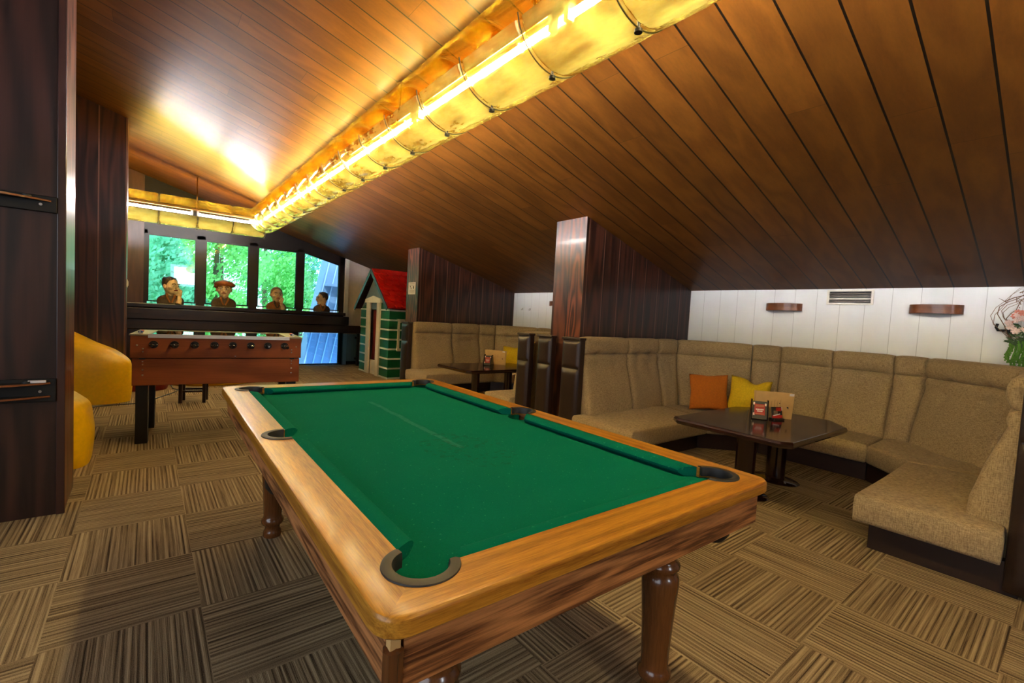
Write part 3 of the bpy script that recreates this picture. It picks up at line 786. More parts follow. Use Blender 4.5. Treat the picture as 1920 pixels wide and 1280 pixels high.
# ------------------------------------------------------------------ things on the low tables
def card_stand(cx, cy, label):
    ang = math.atan2(-.099, .058)       # along the card
    t = thing('card_stand', label, 'card stand', (cx, cy, .5505), ang)
    w, dp, h = .115, .105, .155
    for s in (-1, 1):                   # two black A shaped cheeks; local -y faces the camera side
        x = s*w/2
        MB().rings([[(x+q, -dp/2, 0), (x+q, dp/2, 0), (x+q, dp*.16, h), (x+q, -dp*.16, h)] for q in (-.004, .004)]).build('cheek', 'blackgloss', t, local=True)
    MB().box(-w/2, -dp/2, 0, w/2, dp/2, .006).build('base', 'blackgloss', t, local=True, bevel=.001)
    tilt = math.atan2(dp*.38, h)
    Mx = T(0, -dp*.30, h*.48) @ Matrix.Rotation(-tilt, 4, 'X')
    c = MB().tbox(Mx, w-.012, .002, h*.9).build('card', 'carddark', t, local=True)
    sub(MB().tbox(Mx @ T(0, -.0016, .004), w*.66, .0012, h*.56), 'red_field', 'cardred', c)
    for z, ww in ((.004, .5), (-.010, .36)):
        for i in range(7 if ww > .4 else 5):
            n = 7 if ww > .4 else 5
            sub(MB().tbox(Mx @ T((i-(n-1)/2)*w*ww/n, -.0026, z), w*ww/n*.7, .0008, .009), 'lettering', 'cardwhite', c)
    for z in (.028, .036, -.03): sub(MB().tbox(Mx @ T(0, -.0026, z), w*.5, .0008, .0022), 'small_print', 'tan', c)
    for s, z in ((-1, -.035), (1, .045), (-1, .05)): sub(MB().tbox(Mx @ T(s*w*.36, -.0016, z), .012, .0012, .02), 'picture_spot', 'petal', c)
    return t
sA = card_stand(3.888, 1.612, 'black A-shaped stand with a red card on the near low table')
card_stand(3.875, 5.365, 'black A-shaped card stand on the far low table')
# small red box-like holder behind it
t = thing('coaster_holder', 'small red and black promotional holder beside the tan menu', 'holder', (3.985, 1.512, .5505), math.atan2(-.05, .1))
hb = MB().prism([(-.05, -.028), (.05, -.028), (.05, .028), (-.05, .028)], 0, .014).build('holder_body', 'carddark', t, local=True, bevel=.003)
Mc = T(0, .004, .058) @ Matrix.Rotation(R_(-10), 4, 'X')
cb = MB().tbox(Mc, .10, .004, .09).build('card', 'carddark', t, local=True, bevel=.002)
Mx = Mc @ T(0, -.0022, 0)
sub(MB().tbox(Mx @ T(0, 0, -.032), .094, .001, .022), 'red_base_stripe', 'redplastic', cb)
sub(MB().tbox(Mx @ T(.016, 0, .026), .05, .001, .03), 'red_field', 'cardred', cb)
sub(MB().tbox(Mx @ T(-.012, -.0003, .002), .036, .0012, .024), 'grey_emblem', 'steel', cb)
sub(MB().tbox(Mx @ T(-.005, -.0006, -.018) @ Matrix.Rotation(R_(-12), 4, 'Y'), .066, .0012, .008), 'white_stripe', 'cardwhite', cb)
sub(MB().tbox(Mx @ T(.046, -.0003, .03), .008, .0012, .028), 'pale_edge', 'petal', cb)
def menu(x0, y0, x1, y1, label, h=.20):
    mx, my = (x0+x1)/2, (y0+y1)/2; w = math.hypot(x1-x0, y1-y0)
    t = thing('menu_card', label, 'menu', (mx, my, .5505), math.atan2(y1-y0, x1-x0))
    c = MB(); 
    for s, a in ((-1, 7), (1, -7)): c.tbox(T(0, s*.013, h/2) @ Matrix.Rotation(R_(a), 4, 'X'), w, .002, h)
    o = c.build('folded_card', 'tan', t, local=True)
    Mx = T(0, -.0145, h/2) @ Matrix.Rotation(R_(7), 4, 'X'); Mx = T(0, -.013, h/2) @ Matrix.Rotation(R_(7), 4, 'X') @ T(0, -.0014, 0)
    k = MB()
    for i in range(4): k.tbox(Mx @ T(-.02+i*.022, 0, -.005), .0016, .0008, h*(.5 if i % 2 else .38))
    sub(k, 'printed_lines', 'inkbrown', o)
    k = MB().tbox(Mx @ T(w*.36, 0, -.01), .012, .0008, .009).tbox(Mx @ T(w*.14, 0, .02), .006, .0008, .006).tbox(Mx @ T(w*.375, 0, -.018), .006, .0008, .009)
    sub(k, 'printed_emblem', 'ink', o)
    sub(MB().tbox(Mx @ T(w*.43, -.0004, h*.45), w*.12, .0008, h*.09), 'pale_worn_corner', 'cardwhite', o)
menu(3.935, 1.672, 4.125, 1.455, 'tan folded menu standing behind the card stand on the near table', .215)
menu(3.985, 5.60, 4.13, 5.29, 'tan folded menu standing on the far low table', .21)

# cushions
def pillow(name, mat, label, loc, size, face, lean, twist=0., crumple=.0, seed=0):
    """square cushion with pinched corners; face = heading of its front normal"""
    o = None; h = size/2
    Mx = Matrix.Translation(loc) @ rz(face) @ Matrix.Rotation(R_(-lean), 4, 'X') @ Matrix.Rotation(R_(twist), 4, 'Y')
    b = MB(); n = 22
    def side(s):
        def f(u, v):
            x, z = u*2-1, v*2-1
            th = .075*((1-abs(x)**2.6)*(1-abs(z)**2.6))**.62
            pin = 1-.10*(1-abs(x*z))*(max(abs(x), abs(z))**4)*.9
            w = .004*noise.noise(Vector((x*3+seed, z*3, s)))*(1-max(abs(x), abs(z)))**.2
            zz = z*h*pin
            if crumple and z > 0: zz -= crumple*math.exp(-((x-.25)/.35)**2)*z*z
            return Mx @ Vector((x*h*pin, s*(th+w), zz))
        return f
    b.grid(side(-1), n, n); b.grid(side(1), n, n)
    o = b.build(name, mat, None, smooth=True, sharp=80)
    bm = bmesh.new(); bm.from_mesh(o.data); bmesh.ops.remove_doubles(bm, verts=bm.verts[:], dist=.0008); bmesh.ops.recalc_face_normals(bm, faces=bm.faces[:]); bm.to_mesh(o.data); bm.free()
    return tag(o, label, 'cushion')
pillow('cushion', 'orange', 'orange square cushion leaning in the near booth corner', (4.88, 2.57, .552), .40, R_(-58), 15, -3, 0, 1)
pillow('cushion', 'yellow', 'yellow square cushion with folded corner next to the orange one', (5.09, 2.23, .55), .40, R_(-72), 15, 4, .05, 4)
pillow('cushion', 'yellow', 'yellow cushion leaning on the far booth back behind its table', (4.99, 6.18, .55), .42, R_(-58), 14, 0, 0, 9)

# ------------------------------------------------------------------ white wall fittings
def sconce(y, label):
    t = thing('wall_sconce', label, 'wall lamp', (XW-.002, y, 1.543), 0, 'bent wood wall lamps')
    n = 24; hw = .185; dp = .115
    outer = [(-dp*(1-(s/hw)**2)**.5 if abs(s) < hw else 0, s) for s in [hw*math.sin(math.pi*(i/n-.5)) for i in range(n+1)]]
    b = MB(); rs = []
    for (x, s) in outer:
        k = .93; rs.append([(x, s, -.04), (x, s, .04), (x*k+.0, s*k, .04), (x*k, s*k, -.04)])
    b.rings(rs); b.build('wood_band', 'sconce', t, smooth=True, local=True, sharp=40)
    MB().box(-.012, -hw*.8, -.03, -.001, hw*.8, .03).build('back_plate', 'white', t, local=True)
    MB().tube([(-.05, -.1, 0), (-.05, .1, 0)], .014, 10).build('lamp_tube', 'white', t, smooth=True, local=True)
sconce(2.155, 'curved wooden wall sconce left of the air vent')
sconce(.88, 'curved wooden wall sconce right of the air vent')
sconce(5.80, 'curved wooden wall sconce mostly hidden behind the near pillar')
t = thing('air_vent', 'white framed air vent with dark slots under the ceiling edge', 'vent', (XW-.002, 1.543, 1.655))
b = MB()
W2, H2 = .20, .078
for q in ((-W2, -H2, W2, -H2+.02), (-W2, H2-.02, W2, H2), (-W2, -H2+.02, -W2+.022, H2-.02), (W2-.022, -H2+.02, W2, H2-.02)): b.box(-.014, q[0], q[1], 0, q[2], q[3])
b.build('frame', 'white', t, local=True, bevel=.003)
MB().box(-.004, -W2+.02, -H2+.018, -.001, W2-.02, H2-.018).build('backing', 'black', t, local=True)
for k, z in enumerate((-.044, -.018, .008, .034)):
    MB().tbox(T(-.009, 0, z) @ Matrix.Rotation(R_(25), 4, 'Y'), .012, (W2-.022)*2, .009 if k != 1 else .016).build('slat', 'white' if k == 1 else 'alu', t, local=True)
for y, z, lb in ((6.752, 1.437, 'left one of two small hooks on the white wall'), (6.538, 1.432, 'right one of two small hooks on the white wall')):
    o = MB().box(XW-.012, y-.008, z-.02, XW-.001, y+.008, z+.02).tube([(XW-.01, y, z-.012), (XW-.035, y, z-.02), (XW-.04, y, z+.002)], .005, 8).build('wall_hook', 'steel', None, smooth=True)
    tag(o, lb, 'hook', 'small hooks on the white wall')
# black curled bracket and flower wreath
o = MB().tube([(5.595, .480, 1.43), (5.595, .487, 1.40), (5.595, .475, 1.375), (5.595, .44, 1.375), (5.595, .415, 1.38), (5.595, .405, 1.34), (5.595, .397, 1.29), (5.598, .375, 1.277), (5.608, .34, 1.275), (XW-.001, .32, 1.275)], .010, 10).build('iron_bracket', 'black', None, smooth=True)
tag(o, 'curled black iron bracket on the white wall beside the flowers', 'bracket')
t = thing('flower_wreath', 'twig wreath with pale flowers and hanging green catkins on the white wall', 'wreath', (5.50, .27, 1.45))
rnd = random.Random(3)
b = MB()
for k in range(9):
    r0 = .16+rnd.uniform(-.02, .07); a0 = rnd.uniform(.2, 6); pts = []
    for i in range(18):
        a = a0+i*.28; rr = r0+.02*math.sin(i*1.3+k)
        pts.append((5.52+.03*math.sin(i*.9+k), .27+rr*math.cos(a), 1.49+rr*math.sin(a)*1.05))
    b.tube(pts, [.0036*(1-i/24) for i in range(18)], 6)
for k in range(46):
    a = rnd.uniform(.5, 4.2); r0 = rnd.uniform(.1, .22); p = Vector((5.52, .27+r0*math.cos(a), 1.50+r0*math.sin(a)))
    d = Vector((rnd.uniform(-.3, .2), math.cos(a+rnd.uniform(-1, 1)), math.sin(a+rnd.uniform(-1, 1))))*rnd.uniform(.03, .07)
    b.tube([p, p+d*.5+Vector((0, .004, .006)), p+d], [.0028, .002, .001], 5)
b.build('twigs', 'twig', t, smooth=True)
def blossom(c, r, mat):
    b = MB()
    for k in range(7):
        a = k*.9; Mx = Matrix.Translation(c) @ Matrix.Rotation(a, 4, 'X') @ Matrix.Rotation(R_(25), 4, 'Z')
        b.ball((0, 0, 0), (r*.22, r*.3, r*.5), 8, 6, (Matrix.Rotation(a, 3, 'X') @ Matrix.Rotation(R_(20), 3, 'Z')))
        for i in range(len(b.v)-8*7, len(b.v)):
            v = b.v[i]; b.v[i] = (v[0]+c[0], v[1]+c[1]+r*.5*math.sin(a)*-1, v[2]+c[2]+r*.5*math.cos(a))
    b.ball(c, r*.3, 8, 6)
    b.build('blossom', mat, t, smooth=True)
for k in range(26): blossom((5.46+rnd.uniform(-.03, .03), .28+rnd.uniform(-.16, .13), 1.43+rnd.uniform(-.08, .10)), rnd.uniform(.018, .032), 'petalpink' if k % 5 == 0 else 'petal')
b = MB()
for k in range(60):
    c = Vector((5.47+rnd.uniform(-.03, .03), .27+rnd.uniform(-.16, .15), 1.34+rnd.uniform(-.08, .09)))
    Mx = Matrix.Translation(c) @ Matrix.Rotation(rnd.uniform(0, 6), 4, 'X') @ Matrix.Rotation(rnd.uniform(-.6, .6), 4, 'Z')
    b.add([Mx @ Vector(q) for q in ((0, 0, -.03), (.006, .012, 0), (0, 0, .034), (.006, -.012, 0), (-.003, 0, 0))], [(0, 1, 4), (1, 2, 4), (2, 3, 4), (3, 0, 4)])
b.build('leaves', 'leafg', t)
for k in range(9):
    y = .395-.016*k+rnd.uniform(-.005, .005); x = 5.47+rnd.uniform(-.03, .03); L = .2+rnd.uniform(-.05, .05)
    b = MB(); pts = [(x, y-.01*math.sin(i*.7), 1.29-L*i/9) for i in range(10)]
    b.tube(pts, [.004]+[.007+.002*(i % 2) for i in range(8)]+[.003], 7)
    for i in range(9):
        for j in range(3): b.ball((pts[i][0]+rnd.uniform(-.008, .008), pts[i][1]+rnd.uniform(-.008, .008), pts[i][2]-rnd.uniform(0, .02)), .006, 6, 4)
    b.build('catkin', 'catkin', t, smooth=True)

# notice on the far pillar
t = thing('paper_notice', 'white paper notice with small black symbols on the far pillar', 'notice', (X0-.002, 7.255, 1.66))
MB().box(X0-.003, 7.12, 1.56, X0-.001, 7.385, 1.765).build('sheet', 'paper', t)
def ink(y0, z0, y1, z1): return MB().box(X0-.0042, y0, z0, X0-.0032, y1, z1)
ink(7.175, 1.655, 7.205, 1.70).build('printed_symbol', 'ink', t)
b = MB()
for (y, z) in ((7.32, 1.70), (7.31, 1.69), (7.29, 1.67), (7.28, 1.655)): b.box(X0-.0042, y-.012, z-.008, X0-.0032, y+.008, z+.008)
b.build('printed_symbol', 'ink', t)
b = MB()
for z in (1.745, 1.735, 1.715, 1.63, 1.62, 1.605, 1.595): b.box(X0-.0042, 7.15, z-.002, X0-.0032, 7.35 if z > 1.7 else 7.34, z+.001)
b.build('printed_lines', 'inkbrown', t)

# ------------------------------------------------------------------ playhouse
t = thing('playhouse', 'green wooden playhouse with white stripes and a red shingle roof', 'playhouse', (3.47, 8.67, 0))
PX, PY0, PY1 = 3.47, 7.96, 9.38; zw = 1.27; ry, rzz = 8.66, 2.03; th = .04
dl, dr = 8.50, 8.84
b = MB().box(PX, PY0, 0, PX+th, dr-.34-.0, zw+.0) if False else MB()
b.box(PX, PY0, 0, PX+th, dl, zw).box(PX, dr, 0, PX+th, PY1, zw)
b.build('front_wall', 'green', t)
b = MB().rings([[(x, PY0-.0, zw), (x, PY1, zw), (x, ry, rzz-.05)] for x in (PX+.004, PX+th)])
b.build('gable', 'greyblue', t)
MB().prism([(PX, PY0), (PX+th, PY0), (PX+th, dl), (PX, dl)], zw, lambda x, y: zw+max(.001, (y-PY0)*.35)).build('gable_corner', 'green', t)
MB().prism([(PX, dr), (PX+th, dr), (PX+th, PY1), (PX, PY1)], zw, lambda x, y: zw+max(.001, (PY1-y)*.35)).build('gable_corner', 'green', t)
MB().box(PX+th, PY0, 0, 4.75, PY0+th, zw).build('side_wall', 'green', t)
MB().box(PX+th, PY1-th, 0, 4.75, PY1, zw).build('side_wall', 'green', t)
MB().box(4.71, PY0+th, 0, 4.75, PY1-th, zw).build('rear_wall', 'darkred', t)
MB().box(PX+.07, dl-.06, .28, PX+.085, dr+.06, zw-.01).build('inner_curtain', 'darkred', t)
MB().box(PX+.012, dl, 0, PX+.034, dr, .28).build('door_step_panel', 'white', t)
for k in range(8):
    z = .0 if k == 0 else k*.179
    h = .03
    MB().box(PX-.008, PY0-.008, z, PX-.0005, 8.352, z+h).build('white_stripe', 'white', t)
    MB().box(PX-.008, 9.022, z, PX-.0005, PY1+.006, z+h).build('white_stripe', 'white', t)
    MB().box(PX, PY0-.008, z, 4.75, PY0-.0005, z+h).build('white_stripe', 'white', t)
fr = MB().box(PX-.03, 8.352, 0, PX+.045, dl, 1.40).box(PX-.03, dr, 0, PX+.045, 9.022, 1.40).build('door_frame', 'cream', t, bevel=.004)
sub(MB().prism([(PX-.045, 8.30), (PX-.0, 8.30), (PX-.0, 9.07), (PX-.045, 9.07)], 1.40, lambda x, y: 1.47), 'door_head', 'cream', fr, bevel=.004)
sub(MB().rings([[(x, 8.32, 1.471), (x, 9.05, 1.471), (x, 8.685, 1.53)] for x in (PX-.04, PX-.005)]), 'door_pediment', 'cream', fr)
for s, ye, ze_ in ((-1, 7.83, 1.30), (1, 9.50, 1.27)):
    d = Vector((0, ye-ry, ze_-rzz)); L = d.length; dn = d.normalized(); nn = Vector((0, -dn.z*s, dn.y*s)); nn = nn if nn.z > 0 else -nn
    x0, x1 = PX-.10, 4.85
    b = MB(); q = [Vector((0, ry, rzz)), Vector((0, ye, ze_))]
    b.rings([[(x, *(q[0]+nn*.0)[1:]), (x, *(q[1])[1:]), (x, *(q[1]+nn*.025)[1:]), (x, *(q[0]+nn*.03)[1:])] for x in (x0, x1)])
    ro = b.build('roof_slope', 'red' if s < 0 else 'darkplain', t)
    if s < 0:
        b = MB(); rows = 7
        for r in range(rows):
            n = 11
            for k in range(n):
                w = (x1-x0)/n; xx = x0+(k+(.5 if r % 2 else 0))*w
                if xx+w > x1: continue
                a = q[0]+dn*(L*r/rows); c = q[0]+dn*(L*(r+1)/rows+.03)
                pts = [(xx+.003, 0), (xx+w-.003, 0), (xx+w-.003, .75), (xx+w*.8, .95), (xx+w*.5, 1.02), (xx+w*.2, .95), (xx+.003, .75)]
                lo = [(px, *(a.lerp(c, v)+nn*(.031+.012*v))[1:]) for px, v in pts]; hi = [(px, *(a.lerp(c, v)+nn*(.036+.034*v))[1:]) for px, v in pts]
                b.rings([lo, hi])
        sub(b, 'shingles', 'red', ro)
    b = MB().rings([[(x, *(q[0]-nn*.05)[1:]), (x, *(q[1]-nn*.05)[1:]), (x, *(q[1]+nn*.02)[1:]), (x, *(q[0]+nn*.02)[1:])] for x in (x0-.012, x0)])
    sub(b, 'barge_board', 'darkplain', ro)
wf = MB().box(3.63, PY0-.035, .52, 3.67, PY0-.009, 1.09).box(3.95, PY0-.035, .52, 3.99, PY0-.009, 1.09).box(3.67, PY0-.035, .52, 3.95, PY0-.009, .56).box(3.67, PY0-.035, 1.05, 3.95, PY0-.009, 1.09).build('window_frame', 'cream', t, bevel=.003)
sub(MB().box(3.72, PY0-.03, .575, 3.745, PY0-.012, 1.045), 'window_bar', 'cream', wf)
sub(MB().box(3.61, PY0-.045, 1.085, 4.01, PY0-.009, 1.115), 'window_head', 'cream', wf)

# ------------------------------------------------------------------ left side: beanbags, rack, switch, stool, cable
def beanbag(name, label, c, r, h, peak, mat, seed, squash=1., rot=0., slope=0., sq=.7):
    """slumped bag: squarish plan, top sloping down along local +x"""
    b = MB(); n = 56; m_ = 26; rs = []
    for i in range(m_+1):
        v = i/m_
        k = (.96+.04*math.sin(min(1, v/.3)*math.pi/2)) if v < .3 else max(.015, (1-max(0, (v-.3)/.7)**5)**.6)
        ring = []
        for q in range(n):
            a = 2*math.pi*q/n; ca, sa = math.cos(a), math.sin(a)
            px = math.copysign(abs(ca)**sq, ca); py = math.copysign(abs(sa)**sq, sa)
            fold = 1+.03*math.sin(a*5+seed+v*2)*(1-v*.5)+.05*noise.noise(Vector((ca*1.6+seed, sa*1.6, v*3)))
            x = r*k*fold*px; y = r*k*fold*py*squash
            z = h*v*(1-slope*(x/r+1)/2*v)+.018*noise.noise(Vector((x*5+seed, y*5, v*5)))*min(1, v*4)
            x, y = x*math.cos(rot)-y*math.sin(rot), x*math.sin(rot)+y*math.cos(rot)
            ring.append((c[0]+x+peak[0]*v*v, c[1]+y+peak[1]*v*v, max(.002, z)))
        rs.append(ring)
    o = b.rings(rs).build(name, mat, None, smooth=True, sharp=70)
    return tag(o, label, 'beanbag')
beanbag('beanbag', 'large yellow beanbag slumped left of the table football', (-.62, 7.20, 0), .49, 1.09, (-.02, .03), 'vinyl', 1.3, .52, 0, .51, .6)
beanbag('beanbag', 'yellow beanbag half hidden behind the near dark pillar', (-.70, 4.70, 0), .40, .68, (-.04, .0), 'vinyl', 3.9, 1., 0, .2, .8)
beanbag('beanbag', 'dark red beanbag behind the table football legs', (-.04, 8.06, 0), .30, .34, (0, .05), 'redvinyl', 6.1)
beanbag('beanbag', 'flat yellow beanbag on the floor behind the small stool', (.82, 8.55, 0), .55, .30, (0, .1), 'vinyl', 8.4)
t = thing('small_stool', 'small dark wooden stool behind the table football', 'stool', (.47, 6.84, 0), R_(-12))
MB().box(-.15, -.13, .30, .15, .13, .33).build('seat', 'cream', t, local=True, bevel=.008)
for sx in (-1, 1):
    for sy in (-1, 1): MB().box(sx*.12-.018, sy*.10-.018, 0, sx*.12+.018, sy*.10+.018, .30).build('leg', 'darkplain', t, local=True, bevel=.003)
for y in (-.11, .09): MB().box(-.1, y, .13, .1, y+.02, .155).build('stretcher', 'darkplain', t, local=True)
o = MB().tube([(-.85, 6.55, .006), (-.6, 6.72, .006), (-.42, 6.84, .006), (-.3, 6.87, .006), (-.2, 6.87, .006), (-.1, 6.88, .006), (.02, 6.98, .006), (.15, 7.25, .006), (.25, 7.45, .006), (.31, 7.6, .006), (.36, 7.75, .006), (.30, 7.9, .006), (.29, 8.3, .006), (.2, 9.9, .006)], .006, 8).build('power_cable', 'cable', None, smooth=True)
tag(o, 'black cable trailing over the carpet past the yellow beanbag', 'cable')

def cue_rack(z0, z1, label, tiers):
    t = thing('cue_rack', label, 'cue rack', (-.80, 3.555, (z0+z1)/2), 0, 'cue racks on the near left pillar')
    MB().box(-1.21, 3.538, z0, -.388, 3.558, z1).build('back_plate', 'black', t, bevel=.003)
    for z in tiers:
        n = 24; pts = []
        for i in range(n+1):
            x = -1.19+.78*i/n; u = (i/n-.5)*2; pts.append((x, 3.537-.105*(1-u*u)))
        poly = pts+[(-.41, 3.5375), (-1.19, 3.5375)]
        s = MB().prism(poly, z, z+.011).build('curved_shelf', 'black', t)
        b = MB(); rs = []
        for x, y in pts: rs.append([(x, y-.003, z+.001), (x, y-.003, z+.010), (x, y+.001, z+.011), (x, y+.001, z)])
        sub(b.rings(rs), 'wood_edge', 'sconce', s)
        if z == max(tiers):
            for k in range(5):
                x = -1.10+k*.15; u = ((x+.8)/.39); y = 3.537-.105*(1-u*u)
                sub(MB().tube([(x, y+.03, z+.0115), (x, y+.03, z+.022)], .018, 16), 'cue_clip', 'rubber', s, smooth=True)
    for x in (-.45, -1.15):
        MB().tube([(x, 3.538, (z0+z1)/2-.005), (x, 3.533, (z0+z1)/2-.005)], .007, 12).build('screw', 'steel', t, smooth=True)
    return t
r1 = cue_rack(.648, .775, 'lower black cue rack with two curved wood edged shelves on the near pillar', (.745, .672))
cue_rack(1.68, 1.765, 'upper black cue rack with one curved wood edged shelf on the near pillar', (1.735,))
o = MB().box(-.495, 3.515, .7565, -.425, 3.53, .7695).build('chalk_stick', 'cardwhite', None, bevel=.002)
o.location = (0, 0, .0)
tag(o, 'white chalk stick lying on the lower cue rack', 'chalk')
t = thing('light_switch', 'white light switch on the edge of the far left dark pillar', 'switch', (-.205, 7.72, 1.42))
MB().box(-.204, 7.62, 1.37, -.195, 7.80, 1.47).build('switch_plate', 'white', t, bevel=.003)
MB().box(-.195, 7.66, 1.39, -.188, 7.76, 1.45).build('rocker', 'white', t, bevel=.002)

# ------------------------------------------------------------------ painted busts on the window sill
def bust(cx, label, hair, coat, scale, turn, female=False, profile=False, hand=True, bald=False):
    """head and shoulders figure, local frame facing -Y, z from the sill"""
    s0 = scale; s = scale*1.3
    t = thing('painted_bust', label, 'bust', (cx, 10.305, 1.1565), 0, 'painted busts on the window sill')
    hz = .305*s0; Rm = Matrix.Rotation(turn, 3, 'Z')
    hc = Vector((0, -.005, hz))
    hp = lambda x, y, z: hc+Rm @ Vector((x*s, y*s, z*s))
    b = MB()
    b.ball(hc, (.078*s, .084*s, .108*s), 22, 16, Rm)
    b.ball(hp(0, -.028, -.055), (.056*s, .056*s, .058*s), 18, 12, Rm)      # jaw
    b.ball(hp(0, -.068, -.092), (.022*s, .018*s, .018*s), 12, 8, Rm)      # chin
    b.ball(hp(0, -.079, .022), (.05*s, .016*s, .014*s), 12, 8, Rm)        # brow
    b.ball(hp(0, -.092, -.012), (.013*s, .02*s, .034*s), 12, 8, Rm)       # nose
    b.ball(hp(0, -.100, -.034), (.018*s, .016*s, .012*s), 12, 8, Rm)
    for q in (-1, 1):
        b.ball(hp(q*.048, -.055, -.03), (.022*s, .024*s, .022*s), 10, 8, Rm)  # cheek
        b.ball(hp(q*.082, .005, -.01), (.011*s, .022*s, .03*s), 10, 8, Rm)    # ear
    b.tube([Vector((0, .012, .10*s0)), hc+Rm @ Vector((0, .02*s, -.05*s))], [.062*s, .046*s], 16)
    body_head = b.build('head', 'skin', t, local=True, remesh=.006)
    # face paint: eyes and lips
    for q in (-1, 1):
        e = MB().ball(hp(q*.031, -.079, .0), (.015*s, .008*s, .009*s), 12, 8, Rm); sub(e, 'eye', 'cardwhite', body_head, smooth=True)
        e = MB().ball(hp(q*.031, -.084, .0), (.007*s, .006*s, .0075*s), 10, 8, Rm); sub(e, 'iris', 'ink', body_head, smooth=True)
        e = MB().tube([hp(q*.012, -.094, .022), hp(q*.032, -.094, .028), hp(q*.052, -.082, .020)], .0045*s, 8); sub(e, 'eyebrow', 'hairdark', body_head, smooth=True)
    e = MB().tube([hp(-.026, -.083, -.058), hp(-.008, -.092, -.055), hp(.008, -.092, -.055), hp(.026, -.083, -.058)], [.003*s, .007*s, .007*s, .003*s], 8); sub(e, 'lips', 'lips', body_head, smooth=True)
    # hair
    b = MB()
    b.ball(hp(0, .016, .028), (.087*s, .086*s, .092*s), 22, 14, Rm)
    if female:
        b.ball(hp(0, .004, .062), (.118*s, .10*s, .05*s), 22, 12, Rm); b.ball(hp(.085, .0, .05), (.045*s, .06*s, .026*s), 14, 8, Rm); b.ball(hp(-.075, -.01, .03), (.04*s, .06*s, .03*s), 14, 8, Rm)
    elif not bald:
        for k in range(9): a = k*.7; b.ball(hp(.06*math.cos(a), .02+.05*math.sin(a), .085-.01*(k % 3)), .028*s, 10, 8)
    # cut the fringe off the face: shift verts in front of the hair line backwards
    hv = []
    for v in b.v:
        l = Rm.inverted() @ (Vector(v)-hc); l /= s
        if l.z < .052 and l.y < -.03 and not female: l.y = -.03+.2*(l.y+.03); l.x *= .92
        if female and l.z < .03 and l.y < -.035: l.y = -.035+.2*(l.y+.035); l.x *= .9
        hv.append(hc+Rm @ (l*s))
    b.v = hv
    b.build('hair', hair, t, local=True, remesh=.008)
    # shoulders and coat
    b = MB(); rs = []
    for z, rx, ry in ((0, .195, .082), (.04, .2, .085), (.09, .198, .085), (.13, .18, .08), (.16, .15, .072), (.185, .105, .062), (.205, .07, .056)):
        n = 30; rs.append([(rx*.92*s0*math.copysign(abs(math.cos(2*math.pi*k/n))**.8, math.cos(2*math.pi*k/n)), ry*s0*math.sin(2*math.pi*k/n)+.006, z*.82*s0) for k in range(n)])
    b.rings(rs); b.build('coat', coat, t, smooth=True, local=True, sharp=70)
    k = MB()
    for q in (-1, 1): k.tube([(q*.05*s0, -.055*s0, .17*s0), (q*.05*s0, -.09*s0, .125*s0), (q*.012*s0, -.098*s0, .03*s0)], [.014*s0, .018*s0, .012*s0], 8)
    k.build('collar', 'ochre' if coat != 'ochre' else 'coat', t, smooth=True, local=True)
    if hand:
        hs = hand if isinstance(hand, int) else 1
        wx_ = hs*.075*s
        # forearm rising from the sill with the palm against the jaw
        b = MB(); w0 = Vector((wx_*1.0, -.10*s0, .01)); w1 = hc+Rm @ Vector((hs*.045*s, -.085*s, -.135*s))
        b.tube([w0, w0.lerp(w1, .5)+Vector((hs*.012, -.004, 0)), w1], [.034*s, .029*s, .022*s], 14)
        d = (hc+Rm @ Vector((hs*.062*s, -.07*s, -.03*s))-w1).normalized(); side = d.cross(Vector((0, -1, 0))).normalized()
        b.ball(w1+d*.028*s, (.03*s, .016*s, .034*s), 12, 8)
        for f in range(4):
            o_ = side*((f-1.5)*.015*s); l = (.044, .052, .050, .040)[f]*s; p0 = w1+d*.05*s+o_
            b.tube([p0, p0+d*l*.45+Vector((0, -.006*s, 0)), p0+d*l*.8+Vector((0, -.004*s, 0)), p0+d*l+Vector((0, .004*s, 0))], [.0085*s, .0085*s, .0075*s, .005*s], 8)
        tb = w1+d*.015*s-side*.026*s*1
        b.tube([tb, tb-side*.016*s+d*.022*s, tb-side*.018*s+d*.042*s], [.0105*s, .0095*s, .006*s], 8)
        b.build('hand', 'skin', t, local=True, remesh=.005)
    return t
bust(.335, 'painted bust of a dark haired person resting chin on hand, leftmost window', 'hairdark', 'coat', 1.08, R_(38), hand=1)
bust(1.15, 'painted bust of a person in a wide auburn hat, second window', 'hairred', 'coat', 1.12, R_(-8), female=True, hand=0)
bust(2.06, 'painted bust of a bald looking person in ochre with clasped hand, third window', 'hairblond', 'ochre', 1.0, R_(2), hand=1, bald=True)
bust(2.95, 'painted bust of a person seen in profile, rightmost window', 'hairdark', 'coat', .94, R_(-82), hand=0)

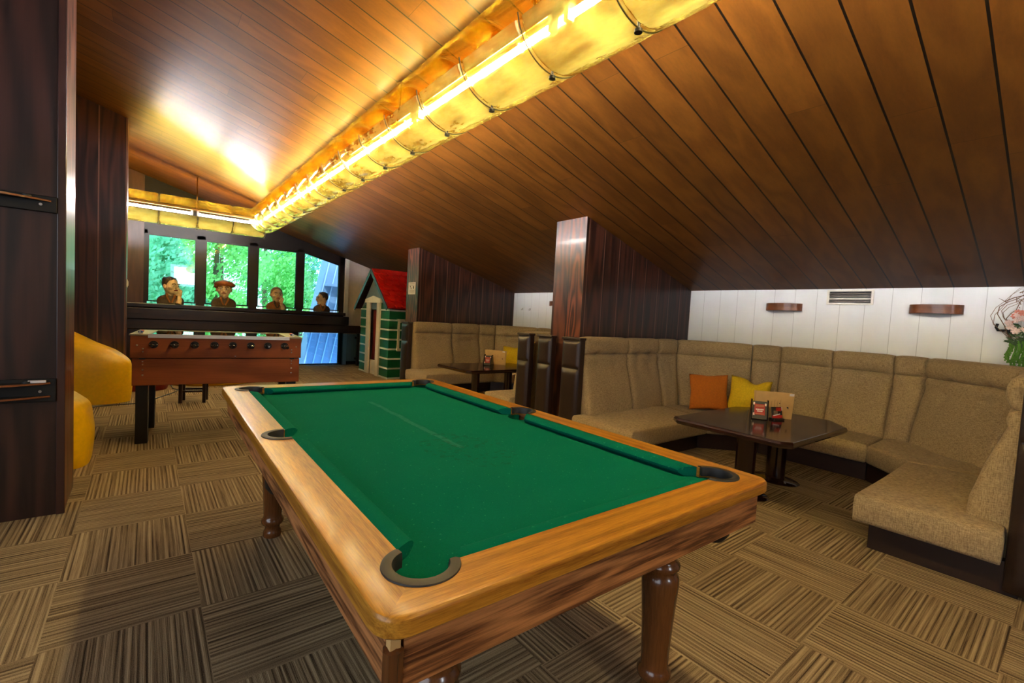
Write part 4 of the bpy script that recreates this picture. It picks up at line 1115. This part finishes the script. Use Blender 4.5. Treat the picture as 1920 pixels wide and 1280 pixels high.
# ------------------------------------------------------------------ outside the far windows
struct(MB().box(-14, 10.7, -3.2, 20, 40, -3.0).build('ground_outside', 'ground'))
def tree(x, y, r, h, label, mat, seed):
    rnd = random.Random(seed)
    t = thing('leafy_tree', label, 'tree', (x, y, -3.0), 0, 'trees outside the far windows')
    MB().tube([(x, y, -3), (x+.1, y, -1), (x-.05, y+.1, h*.4), (x, y, h*.7)], [.16, .13, .1, .05], 10).build('trunk', 'bark', t, smooth=True)
    b = MB(); vs = []; fs = []
    blobs = [(Vector((x+rnd.uniform(-r, r)*.75, y+rnd.uniform(-r, r)*.6, rnd.uniform(-2.5, h))), rnd.uniform(.6, 1.0)*r*.6) for _ in range(22)]
    for k in range(13000):
        c, br = blobs[k % len(blobs)]
        d = Vector((rnd.gauss(0, 1), rnd.gauss(0, 1), rnd.gauss(0, 1))).normalized()
        p = c+d*br*(rnd.random()**.35); s = rnd.uniform(.05, .105)
        a = Vector((rnd.gauss(0, 1), rnd.gauss(0, 1), rnd.gauss(0, .6))).normalized(); q = a.orthogonal().normalized(); w = a.cross(q)
        i = len(vs); vs += [p-q*s, p+w*s*.5, p+q*s, p-w*s*.5]; fs.append((i, i+1, i+2, i+3))
    b.add(vs, fs); b.build('foliage', mat, t, recalc=False)
for i, (x, y, r, h, mt, lb) in enumerate([(-3.1, 14.6, 1.3, 3.2, 'leafA', 'pale green tree outside left of the first window'), (.6, 14.4, 1.3, 3.3, 'leafB', 'bluish green tree seen through the first window'),
        (1.7, 16.9, 1.2, 4.4, 'leafA', 'bright green tree seen through the second window'), (4.7, 19.4, 1.5, 4.6, 'leafA', 'bright green tree seen through the third window'),
        (8.0, 22.4, 1.9, 6.0, 'leafB', 'bluish green tree beside the metal clad wall'), (-1.2, 18.4, 1.6, 5.0, 'leafB', 'tall tree further behind the first window'),
        (4.2, 23.4, 2.2, 6.6, 'leafB', 'tall tree further behind the second window'), (-.6, 23.4, 2.2, 6.4, 'leafA', 'tall pale tree further back beyond the first window'),
        (3.2, 29.5, 3.0, 8.0, 'leafA', 'tall pale tree furthest back beyond the second window'), (9.6, 29.5, 3.0, 8.0, 'leafB', 'tall bluish tree furthest back beyond the third window'), (-3.6, 29.5, 3.0, 8.0, 'leafB', 'tall bluish tree furthest back at the left')]):
    tree(x, y, r, h, lb, M[mt], 11+i)
t = thing('metal_clad_wall', 'sloping blue grey metal clad wall of the neighbouring wing outside', 'building wall', (3.6, 14, -3))
def ramp_x(z, y): return 2.95+(z+.2)*.205
b = MB()
y0, y1 = 11.8, 12.3
b.rings([[(ramp_x(-3, y), y, -3), (ramp_x(4.5, y), y, 4.5), (ramp_x(4.5, y)+2.5, y, 4.5), (ramp_x(-3, y)+2.5, y, -3)] for y in (y0, y1)])
b.build('cladding', 'roofmetal', t)
for k in range(6):
    x = .04+k*.2
    b = MB().rings([[(ramp_x(z, 0)+x-.012, y0-.03, z), (ramp_x(z, 0)+x+.012, y0-.03, z), (ramp_x(z, 0)+x+.012, y0-.001, z), (ramp_x(z, 0)+x-.012, y0-.001, z)] for z in (-3, 4.5)])
    b.build('cladding_seam', 'roofrib', t)
MB().box(3.42, 11.55, 1.78, 4.4, 11.8, 1.84).build('snow_guard', 'roofmetal', t)
